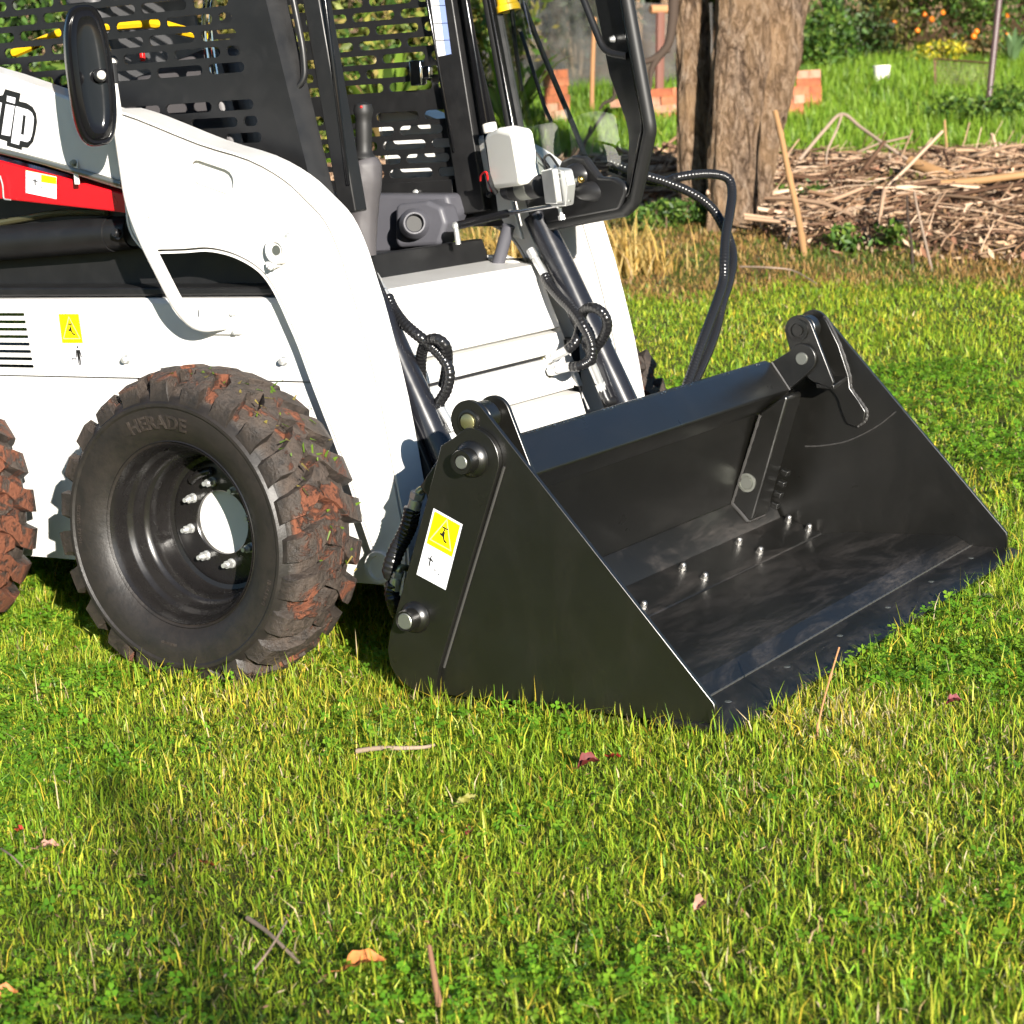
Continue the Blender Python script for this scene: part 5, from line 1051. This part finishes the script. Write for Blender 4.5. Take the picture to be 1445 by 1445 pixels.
strappy('banana_plant', gpx(585, 17.5), 20, 1.2, 0.11, BANANA+[(0.30, 0.20, 0.08), (0.05, 0.09, 0.015), (0.22, 0.13, 0.06)], 'broad-leaved banana plant behind the cab guard near the far pillar', 33, 0.6)
for k, (px, s, rx, rz, hc, cols, lab) in enumerate([(40, 16.5, 1.0, 0.9, 0.9, GREEN, 'green hedge bush behind the rear of the loader'), (205, 17.4, 0.95, 1.0, 1.0, DARK, 'dark hedge bush behind the mirror'), (345, 17.0, 0.85, 0.9, 0.9, RUST+YEL, 'rusty-leaved hedge bush behind the slotted side guard'), (470, 18.6, 0.9, 1.1, 1.1, GREEN+YEL, 'sunlit green and yellow bush behind the cab opening'), (665, 19.5, 0.7, 0.8, 0.8, YEL+GREEN, 'yellow-green bush behind the far cab pillar'), (840, 26.5, 0.9, 1.0, 1.5, DARK, 'dark bush above the grey shade cloth')]):
    shrub('hedge_bush', gpx(px, s), (rx, rx*0.8, rz), hc, 4600, 0.11, cols, lab, 'bush', 'bushes behind the loader', 4, 40+k, trunk_r=0.03)
labs = ['leftmost dark tree of the back row', 'dark back-row tree behind the mirror', 'dark back-row tree behind the cab guard', 'dark back-row tree behind the cab opening', 'dark back-row tree behind the open door', 'dark back-row tree left of the thick tree', 'back-row tree with pale trunk right of the thick tree', 'back-row tree behind the feathery bush', 'dark back-row tree behind the citrus tree']
for k, px in enumerate([-120, 120, 340, 560, 760, 940, 1185, 1300, 1450]):
    s = 30+1.5*(k % 3); b = gpx(px, s); rng = np.random.default_rng(60+k); root = empty('woodland_tree', b); tag(root, labs[k], 'tree', 'trees along the back of the garden')
    hb = 1.9 if k == 6 else 1.2
    P = crown_pts((b[0], b[1], b[2]+3.0+hb*0.5), (1.9, 1.6, 2.1), 6500, rng, 34); V, T, C = leaves(P, 0.17, DARK+([RUST[1]] if k % 2 else [GREEN[3]]), rng); o = np_mesh('crown', V, None, T, C, M['leaf']); o.parent = root; o.matrix_parent_inverse = WORLD_INV(root)
    mb = MB(); B = Vector(b)
    for q in range(2): mb.tube(spline([B+Vector((q*0.5-0.2, 0, -.1)), B+Vector((q*0.6-0.2, 0.1, 1.2)), B+Vector((q*1.0-0.4, 0.2, 3.0))], 6), lambda i: 0.12*(1-0.04*i), 10)
    mb.build('trunk', M['bark'], root, smooth=60)
rng = np.random.default_rng(91); n = 30000; s = rng.uniform(36, 44, n); t = rng.uniform(-16, 18, n); x, y = XY(s, t); z = gz(x, y)+rng.uniform(0, 1, n)**0.8*7.5
V, T, C = leaves(np.stack([x, y, z], 1), 0.42, DARK+[RUST[1]], rng, asp=0.6); o = np_mesh('far_wood', V, None, T, C, M['leaf']); o['kind'] = 'stuff'; tag(o, 'dark mass of woodland closing off the garden', 'woodland')
# ------------------------------------------------------------------ grass
def blades(x, y, h, w, cols, rng, lean=0.45, zoff=0.0, seg2=False):
    n = len(x); z = gz(x, y)+zoff; P = np.stack([x, y, z-0.004], 1)
    a = rng.uniform(0, 2*PI, n); A = np.stack([np.cos(a), np.sin(a), 0*a], 1)
    b = rng.uniform(0, 2*PI, n); l = np.abs(rng.normal(0, lean, n)); l = np.minimum(l, 2.2)
    Ld = np.stack([np.cos(b), np.sin(b), 0*b], 1); U = np.array([0, 0, 1.0]); hh = h[:, None]; ww = w[:, None]; ll = l[:, None]
    v = 1/np.sqrt(1+ll*ll)
    m = P+U*hh*0.52*v**0.5+Ld*hh*0.30*ll*v; tip = P+U*hh*v*(1-0.12*ll)+Ld*hh*ll*v
    V = np.stack([P-A*ww*0.5, P+A*ww*0.5, m+A*ww*0.42, m-A*ww*0.42, tip], 1).reshape(-1, 3); i = np.arange(n)*5
    q = np.stack([i, i+1, i+2, i+3], 1); t = np.stack([i+3, i+2, i+4], 1)
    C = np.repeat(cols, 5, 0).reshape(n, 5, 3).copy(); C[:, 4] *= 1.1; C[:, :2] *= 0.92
    return V, q, t, C.reshape(-1, 3)
def keepout(x, y):
    k = np.ones(len(x), bool)
    k &= ~((x > 0.60) & (x < 1.432) & (y > -0.016) & (y < 1.86))
    for wx, wy in ((0, 0.1), (-1.045, 0.1), (0, 1.71)): k &= ~((np.abs(x-wx) < 0.13) & (np.abs(y-wy) < 0.125))
    return k
def lawn_pts(n, s0, s1, mar, rng, taper=0.262):
    s = np.sqrt(rng.uniform(s0*s0, s1*s1, n)); t = rng.uniform(-1, 1, n)*(taper*s+mar); x, y = XY(s, t); k = keepout(x, y)&(edge_lawn(s, t) < rng.normal(0.05, 0.15, n)); return x[k], y[k], s[k], t[k]
PAL = np.array([[0.275, 0.395, 0.026], [0.185, 0.345, 0.022], [0.405, 0.465, 0.038], [0.100, 0.215, 0.014], [0.510, 0.480, 0.060], [0.72, 0.53, 0.06], [0.62, 0.49, 0.28]])
DRYP = [(G(px, py), r, k) for px, py, r, k in ((1330, 1040, 0.30, 1.0), (1190, 1005, 0.20, 0.8), (650, 985, 0.22, 0.8), (240, 1180, 0.25, 0.6), (770, 1270, 0.18, 0.6), (1090, 930, 0.2, 0.3), (1420, 1130, 0.2, 0.7))]
def dryb(x, y): return sum(k*np.exp(-((x-p.x)**2+(y-p.y)**2)/(r*r)) for p, r, k in DRYP)
def lawn_cols(x, y, rng):
    n = len(x); dryness = wob(x, y, 1.7, 0.7)*0.5+wob(x, y, 5.2, 3.1)*0.35+rng.normal(0, 0.45, n)+0.55*dryb(x, y)
    lush = wob(x, y, 0.9, 4.4)*0.5+0.25*(x-0.5)/2
    u = rng.uniform(size=n); idx = np.where(u < 0.34, 0, np.where(u < 0.60, 1, np.where(u < 0.82, 2, 3)))
    idx = np.where((dryness > 0.48) & (rng.uniform(size=n) < 0.75), 4, idx); idx = np.where((dryness > 0.85) & (rng.uniform(size=n) < 0.6-0.25*lush), 5, idx); idx = np.where((dryness > 1.12), 6, idx)
    c = PAL[idx]*rng.uniform(0.65, 1.45, (n, 1)); c[:, 0] *= 1-0.18*np.clip(lush, -1, 1); return c
rng = RNG; parts = []
for n, s0, s1, hm, wm, mar in ((270000, 2.5, 6.2, 0.026, 0.0025, 0.35), (26000, 2.5, 6.5, 0.050, 0.0028, 0.35), (200000, 6.2, 12.6, 0.034, 0.0046, 0.6)):
    x, y, s, t = lawn_pts(n, s0, s1, mar, rng); nn = len(x); h = hm*rng.uniform(0.45, 1.6, nn)*(1+0.30*wob(x, y, 2.6, 5.0)+0.25*wob(x, y, 17.0, 1.0)); w = wm*rng.uniform(0.4, 1.6, nn)
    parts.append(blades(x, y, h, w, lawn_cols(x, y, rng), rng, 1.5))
x, y, s, t = lawn_pts(36000, 2.5, 9.0, 0.35, rng); k = (wob(x, y, 2.4, 9.1)+0.6*wob(x, y, 7.0, 2.7)+rng.normal(0, 0.3, len(x))+0.9*dryb(x, y)) > 0.48; x, y = x[k], y[k]; nn = len(x)      # flattened straw thatch
parts.append(blades(x, y, rng.uniform(0.012, 0.040, nn), rng.uniform(0.0012, 0.0032, nn), np.array([[0.50, 0.37, 0.20], [0.42, 0.30, 0.13], [0.56, 0.44, 0.28], [0.30, 0.18, 0.09]])[rng.integers(0, 4, nn)]*rng.uniform(0.75, 1.2, (nn, 1)), rng, 1.9, 0.012))
x, y, s, t = lawn_pts(5200, 2.5, 7.0, 0.35, rng); nn = len(x)      # stray long blades, straight and thin
parts.append(blades(x, y, rng.uniform(0.05, 0.10, nn), rng.uniform(0.0014, 0.0032, nn), PAL[rng.choice([0, 2, 4, 5, 6], nn, p=[.28, .27, .17, .23, .05])]*rng.uniform(0.8, 1.2, (nn, 1)), rng, 1.0))
# taller blades left standing against the tyres, the bucket plate and the lip
def fringe(n, x0, x1, y0, y1):
    x = rng.uniform(x0, x1, n); y = rng.uniform(y0, y1, n); c = PAL[rng.choice([0, 1, 2, 4, 5], n, p=[.3, .25, .25, .12, .08])]*rng.uniform(0.75, 1.25, (n, 1))
    parts.append(blades(x, y, rng.uniform(0.035, 0.105, n)*rng.uniform(0.6, 1, n), rng.uniform(0.002, 0.0042, n), c, rng, 0.35))
fringe(170, -0.36, 0.40, -0.14, -0.035); fringe(170, 0.58, 1.43, -0.09, -0.018); fringe(110, 1.445, 1.52, -0.05, 1.85); fringe(90, -1.3, -0.7, -0.14, -0.035); fringe(120, 0.2, 0.62, -0.05, 0.3)
def merge(parts):
    V = []; Q = []; T = []; C = []; o = 0
    for v, q, t, c in parts: V.append(v); Q.append(q+o); T.append(t+o); C.append(c); o += len(v)
    return np.concatenate(V), np.concatenate(Q), np.concatenate(T), np.concatenate(C)
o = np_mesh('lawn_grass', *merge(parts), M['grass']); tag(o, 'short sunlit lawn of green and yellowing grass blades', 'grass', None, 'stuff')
# clover
x, y, s, t = lawn_pts(90000, 2.5, 9.0, 0.3, rng); k = (wob(x, y, 2.1, 1.9)-0.8*dryb(x, y)+0.5*wob(x, y, 6.0, 0.4)+rng.normal(0, 0.25, len(x))) > 0.20; x, y, s = x[k], y[k], s[k]; n = len(x)
z = gz(x, y)+rng.uniform(0.012, 0.042, n); sz = rng.uniform(0.0045, 0.009, n)*(1+0.15*(s > 6)); a0 = rng.uniform(0, 2*PI, n); col = np.array([[0.150, 0.340, 0.022], [0.110, 0.280, 0.018], [0.23, 0.41, 0.03]])[rng.integers(0, 3, n)]*rng.uniform(0.75, 1.25, (n, 1))
tl = rng.normal(0, 0.35, (n, 2)); V = []; T = []; C = []
for j in range(3):
    a = a0+j*2*PI/3; d = np.stack([np.cos(a), np.sin(a)], 1); e = np.stack([-np.sin(a), np.cos(a)], 1); pts = []
    for u, v in ((0.05, 0), (0.75, -0.62), (1.35, -0.42), (1.22, 0.0), (1.35, 0.42), (0.75, 0.62)):
        q = d*(u*sz)[:, None]+e*(v*sz)[:, None]; pts.append(np.stack([x+q[:, 0], y+q[:, 1], z+(q*tl).sum(1)+0.12*sz*abs(v)], 1))
    b = np.arange(n)*6+j*6*n; V.append(np.stack(pts, 1).reshape(-1, 3)); C.append(np.repeat(col, 6, 0))
    for f in ((0, 1, 2), (0, 2, 3), (0, 3, 4), (0, 4, 5)): T.append(np.stack([b+f[0], b+f[1], b+f[2]], 1))
o = np_mesh('clover', np.concatenate(V), None, np.concatenate(T), np.concatenate(C), M['grass']); tag(o, 'patches of small round clover leaves in the lawn', 'clover', None, 'stuff')
# straw litter between the blades
x, y, s, t = lawn_pts(14000, 2.5, 8.0, 0.3, rng); k = (wob(x, y, 1.9, 6.0)+rng.normal(0, 0.5, len(x))) > 0.35; x, y = x[k], y[k]; n = len(x)
a = rng.uniform(0, 2*PI, n); L = rng.uniform(0.006, 0.022, n); W = rng.uniform(0.0015, 0.005, n); z = gz(x, y)+rng.uniform(0.006, 0.03, n); d = np.stack([np.cos(a), np.sin(a), rng.normal(0, 0.3, n)], 1); e = np.stack([-np.sin(a), np.cos(a), rng.normal(0, 0.3, n)], 1); P = np.stack([x, y, z], 1)
V = np.stack([P-d*L[:, None]/2, P+e*W[:, None]/2, P+d*L[:, None]/2, P-e*W[:, None]/2], 1).reshape(-1, 3); i = np.arange(n)*4
col = np.array([[0.42, 0.29, 0.17], [0.30, 0.17, 0.10], [0.50, 0.38, 0.24], [0.26, 0.10, 0.06]])[rng.integers(0, 4, n)]
o = np_mesh('dry_litter', V, np.stack([i, i+1, i+2, i+3], 1), None, np.repeat(col, 4, 0), M['dry']); tag(o, 'scattered bits of pale dry litter in the lawn', 'litter', None, 'stuff')
# dry strip before the heap, rough grass behind it
def field(n, f, rng, tr=(-7, 8), sr=(10, 30)):
    s = rng.uniform(*sr, n); t = rng.uniform(*tr, n); k = f(s, t); x, y = XY(s[k], t[k]); return x, y, s[k], t[k]
parts = []
x, y, s, t = field(150000, lambda s, t: (edge_lawn(s, t) > -0.2) & (s < heap_front(t)+0.25) & (np.abs(t) < 0.262*s+0.8), rng, (-5, 5), (10, 16.2)); n = len(x); mixv = wob(x, y, 2.3, 2.2)+rng.normal(0, 0.5, n)
c = np.where((mixv > 0.22)[:, None], np.array([0.10, 0.155, 0.02]), np.where((mixv > -0.25)[:, None], np.array([0.44, 0.29, 0.095]), np.array([0.33, 0.18, 0.065])))*rng.uniform(0.7, 1.3, (n, 1)); parts.append(blades(x, y, rng.uniform(0.02, 0.065, n), rng.uniform(0.004, 0.009, n), c, rng, 1.3))
x, y, s, t = field(150000, lambda s, t: (s > heap_back(t)-0.3) & (np.abs(t) < 0.255*s+1.0) & ~((s > 24.6) & (t < 2.4)), rng, (-6, 8), (15.6, 27.5)); n = len(x)
mixv = wob(x, y, 1.6, 0.2)*0.6+rng.normal(0, 0.5, n); c = np.array([[0.14, 0.27, 0.022], [0.21, 0.33, 0.03], [0.09, 0.19, 0.016], [0.36, 0.35, 0.07]])[np.clip(np.round(mixv+1.0), 0, 3).astype(int)]*rng.uniform(0.7, 1.3, (n, 1))
parts.append(blades(x, y, rng.uniform(0.06, 0.22, n), rng.uniform(0.008, 0.018, n), c, rng, 0.6))
o = np_mesh('rough_grass', *merge(parts), M['grass']); tag(o, 'rough unmown grass and dry strip around the cane heap', 'grass', None, 'stuff')
# cane heap
V = []; Q = []; C = []; rnd = random.Random(17); HC = [(0.36, 0.235, 0.145), (0.48, 0.345, 0.24), (0.22, 0.13, 0.075), (0.08, 0.042, 0.024), (0.39, 0.255, 0.165), (0.14, 0.08, 0.05)]
for k in range(5200):
    t = rnd.uniform(-2.5, 5.2); f0, f1 = float(heap_front(t)), float(heap_back(t)); s = f0+(f1-f0)*rnd.random(); x, y = XY(s, t); z = float(gz(x, y))+float(heap_h(s, t))*0.8+rnd.uniform(0.0, 0.10)**1.0
    big = rnd.random() < 0.035; L = rnd.uniform(0.4, 1.1) if big else rnd.uniform(0.08, 0.5); r = rnd.uniform(0.010, 0.020) if big else rnd.uniform(0.0025, 0.008); a = rnd.gauss(0.1, 0.8); el = rnd.gauss(0, 0.16) if rnd.random() < 0.93 else rnd.uniform(0.5, 1.2)
    hd = Vector((GR[0]*math.cos(a)-GH[0]*math.sin(a), GR[1]*math.cos(a)-GH[1]*math.sin(a), 0)); d = (hd*math.cos(el)+Vector((0, 0, math.sin(el)))).normalized(); sdv = d.cross(Vector((0, 0, 1))).normalized(); up = sdv.cross(d); o = len(V); bow = rnd.gauss(0, 0.08)*L; c0 = Vector((x, y, z)); col = rnd.choice(HC); kf = rnd.uniform(0.7, 1.3)
    for i in range(4):
        u = i/3-0.5; p = c0+d*L*u+up*bow*(0.25-u*u)*2+sdv*rnd.gauss(0, 0.01); rr = r*(1-0.25*i/3)
        for q in ((1, 0), (0, 1), (-1, 0), (0, -1)): V.append(tuple(p+sdv*rr*q[0]+up*rr*q[1])); C.append((col[0]*kf, col[1]*kf, col[2]*kf))
    for i in range(3):
        for j in range(4): Q.append((o+i*4+j, o+i*4+(j+1) % 4, o+i*4+4+(j+1) % 4, o+i*4+4+j))
o = np_mesh('cane_heap', np.array(V), Q, None, np.array(C), M['dry']); tag(o, 'wide heap of dry broken canes and stalks around the tree', 'cane heap', None, 'stuff')
n = 16000; t = rng.uniform(-2.6, 5.4, n); f0, f1 = heap_front(t), heap_back(t); s = f0-0.3+(f1-f0+0.4)*rng.uniform(0, 1, n); x, y = XY(s, t); P = np.stack([x, y, gz(x, y)+heap_h(s, t)*0.8+rng.uniform(0.0, 0.06, n)], 1)
V, T, C = leaves(P, 0.07, [(0.34, 0.22, 0.13), (0.20, 0.115, 0.06), (0.45, 0.33, 0.22), (0.09, 0.05, 0.03), (0.26, 0.13, 0.08)], rng, 0.0, 0.35); o = np_mesh('leaf_litter', V, None, T, C, M['dry']); tag(o, 'brown leaf litter covering the cane heap', 'leaf litter', None, 'stuff')
# green weeds growing through the heap
for k, (px, py, n, lab) in enumerate([(995, 318, 500, 'green weeds at the left foot of the thick tree'), (930, 326, 600, 'green weeds between the cane heap and the big hoses'), (1405, 262, 300, 'small bright green weed near the right end of the heap'), (1130, 300, 200, 'small weed sprouting behind the leaning cane'), (1275, 285, 260, 'thin brownish weed in the middle of the cane heap'), (1230, 352, 400, 'low weed patch before the middle of the cane heap')]):
    b = G(px, py); shrub('weed', b, (0.22, 0.18, 0.09), 0.09, n, 0.05, GREEN if k != 4 else RUST+YEL, lab, 'weed', 'weeds around the cane heap', 3, 120+k, trunk_r=0.006, clumps=10)
def tuft(base, n, h, rad, label, seed):
    rng = np.random.default_rng(seed); b = Vector(base); x = b.x+rng.normal(0, rad, n); y = b.y+rng.normal(0, rad, n); c = np.array([[0.55, 0.36, 0.10], [0.62, 0.46, 0.18], [0.40, 0.24, 0.07]])[rng.integers(0, 3, n)]*rng.uniform(0.75, 1.2, (n, 1))
    V, q, t, C = blades(x, y, h*rng.uniform(0.4, 1.15, n), rng.uniform(0.005, 0.016, n), c, rng, 0.95); o = np_mesh('dry_tussock', V-np.array(b), q, t, C, M['grass']); o.location = b; tag(o, label, 'tussock', 'golden dry tussocks')
tuft(G(884, 385), 260, 0.34, 0.12, 'golden dry grass tussock right of the far loader arm', 3); tuft(G(735, 372), 260, 0.32, 0.14, 'golden dry grass tussock seen below the open door', 4); tuft(G(700, 372), 200, 0.30, 0.12, 'golden dry grass tussock seen beside the cab sill', 5)
# ------------------------------------------------------------------ fallen leaves, twigs
def leaf_thing(px, py, L, wd, col, rz, label, curl=0.3, tilt=0.2, dz=0.032):
    b = G(px, py); n = 8; mb = MB(); vs = []; fs = []
    for i in range(n+1):
        u = i/n; w = wd*math.sin(PI*min(0.98, 0.03+u*0.95))**0.8
        for j in (-1, -0.5, 0, 0.5, 1): vs.append(((u-0.5)*L, j*w/2*(1+0.08*math.sin(i*2.3)), curl*w*(abs(j)**1.5)+0.18*curl*L*math.sin(PI*u)+0.004*math.sin(i*1.9+j*3)))
    for i in range(n):
        for j in range(4): fs.append((i*5+j, i*5+j+1, i*5+j+6, i*5+j+5))
    vs += [(-0.5*L, -0.001, 0.0), (-0.5*L, 0.001, 0.0), (-0.72*L, 0.001, 0.004), (-0.72*L, -0.001, 0.004)]; m = len(vs); fs.append((m-4, m-3, m-2, m-1)); mb.add(vs, fs)
    k = N('fallen_leaf_colour'); k.base(k.mix(k.ramp(k.noise(60, 4), [(0.35, 0.0), (0.7, 1.0)]), col, tuple(c*0.55 for c in col))); k.set(Roughness=0.6, Specular_IOR_Level=0.3)
    o = mb.build('fallen_leaf', k.m, None, smooth=60); o.location = b+Vector((0, 0, dz)); o.rotation_euler = (tilt, -tilt*0.6, rz); tag(o, label, 'leaf', 'fallen leaves on the lawn'); return o
ORG, PNK, DRD, GRN, RED = (0.55, 0.20, 0.06), (0.45, 0.24, 0.18), (0.14, 0.02, 0.02), (0.16, 0.20, 0.02), (0.45, 0.05, 0.03)
leaf_thing(515, 1390, 0.075, 0.028, ORG, R(15), 'large orange leaf near the bottom edge left of centre', 0.5, 0.5)
leaf_thing(832, 1101, 0.045, 0.022, DRD, R(40), 'curled dark red leaf below the bucket side plate', 0.8, 0.4)
leaf_thing(868, 1089, 0.034, 0.008, RED, R(-10), 'narrow dark red leaf just right of the curled one', 0.2, 0.3)
leaf_thing(70, 1219, 0.045, 0.018, PNK, R(20), 'pinkish dry leaf at the left edge of the lawn', 0.4, 0.3)
leaf_thing(726, 1108, 0.036, 0.018, GRN, R(10), 'flat yellow-green leaf in the lawn centre', 0.15, 0.5)
leaf_thing(658, 1153, 0.048, 0.018, (0.20, 0.19, 0.03), R(60), 'olive leaf with brown base in the lawn centre', 0.2, 0.5)
leaf_thing(662, 1196, 0.022, 0.012, DRD, R(95), 'small dark red leaf below the olive leaf', 0.5, 0.6)
leaf_thing(988, 1305, 0.026, 0.020, PNK, R(70), 'small pinkish dry leaf right of bottom centre', 0.9, 0.6)
leaf_thing(31, 1194, 0.018, 0.012, RED, R(0), 'tiny orange-red leaf near the left edge', 0.4, 0.4)
leaf_thing(296, 1243, 0.050, 0.006, (0.5, 0.12, 0.03), R(-25), 'narrow red and orange leaf sliver in the left lawn', 0.1, 0.3)
leaf_thing(1347, 1011, 0.032, 0.018, (0.20, 0.04, 0.05), R(30), 'dark purple-red leaf in front of the bucket lip', 0.6, 0.3)
leaf_thing(8, 1436, 0.045, 0.026, ORG, R(50), 'orange leaf in the bottom left corner', 0.5, 0.4)
leaf_thing(1392, 862, 0.05, 0.022, (0.16, 0.20, 0.08), R(-20), 'grey-green leaf beside the far bucket corner', 0.3, 0.5)
M['dark_leaf'] = plain('withered_brown', (0.26, 0.13, 0.07), 0.8)
def lawn_twig(name, pts, r, mat, label, extra=(), dz=0.03):
    P = [G(px, py)+Vector((0, 0, dz+h)) for px, py, h in pts]; return stick(name, P, r, mat, label, 'twig', 0, 0.4, None, [([G(px, py)+Vector((0, 0, dz+h)) for px, py, h in e], er) for e, er in extra])
lawn_twig('bark_strip', [(505, 1080, 0), (535, 1080, .006), (570, 1084, .012), (600, 1080, .008), (614, 1074, .004)], 0.0055, M['twig'], 'grey strip of bark lying in the lawn centre')
lawn_twig('grey_twig', [(352, 1324, .004), (375, 1345, .01), (395, 1365, .012), (424, 1388, .004)], 0.0042, M['twig'], 'forked grey twig in the lower left lawn', [([(362, 1395, .002), (385, 1372, .01), (408, 1342, .02)], 0.0022)])
lawn_twig('thin_twig', [(5, 1228, .01), (20, 1240, .012), (34, 1250, .006)], 0.0022, M['twig'], 'short thin grey twig by the left edge')
lawn_twig('withered_shoot', [(622, 1446, .0), (616, 1430, .03), (611, 1412, .055)], 0.0055, M['dark_leaf'], 'upright dry brown shoot at the bottom edge')
b = G(1150, 1050); stick('seed_stalk', [b, b+Vector((0.012, 0.01, 0.07)), b+Vector((0.035, 0.015, 0.15)), b+Vector((0.05, 0.02, 0.20))], 0.0022, M['stake'], 'reddish seed stalk standing in front of the bucket lip', 'stalk', 0.9, 0.2)

# ------------------------------------------------------------------ young tree behind the camera that throws the soft shade on the lower left lawn
c0 = G(215, 1200); tk = c0+to_sun*10.5; base = Vector((tk.x, tk.y, float(gz(tk.x, tk.y)))); SH = empty('young_tree', base); tag(SH, 'thin young tree standing behind the camera, shading the lower left lawn', 'tree')
P = []; rg = np.random.default_rng(77)
for px, py, n, rr in ((150, 1105, 110, 0.13), (195, 1150, 70, 0.10), (235, 1215, 130, 0.15), (275, 1290, 150, 0.16), (300, 1375, 190, 0.18), (250, 1425, 150, 0.16), (330, 1440, 120, 0.15), (120, 1260, 50, 0.12), (40, 1330, 60, 0.14), (1010, 1330, 0, 0.1)):
    g = G(px, py)
    n = n//12
    if n: P.append(np.array(g+to_sun*10.5)+rg.normal(0, rr*0.7, (n, 3))*np.array([1, 1, 0.6]))
P = np.concatenate(P); V, T, C = leaves(P, 0.085, GREEN, rg, asp=0.5); o = np_mesh('crown', V, None, T, C, M['leaf']); o.parent = SH; o.matrix_parent_inverse = WORLD_INV(SH)
mb = MB(); tops = [Vector(G(px, py))+to_sun*10.5 for px, py in ((150, 1105), (235, 1215), (290, 1330), (310, 1430), (60, 1310))]
for q in tops: mb.tube(spline([base+Vector((0, 0, -0.1)), base.lerp(q, 0.5)+Vector((0.05, 0, 0.25)), q], 6), lambda i: 0.02*(1-0.065*i), 8)
mb.build('trunk', M['bark'], SH, smooth=60)
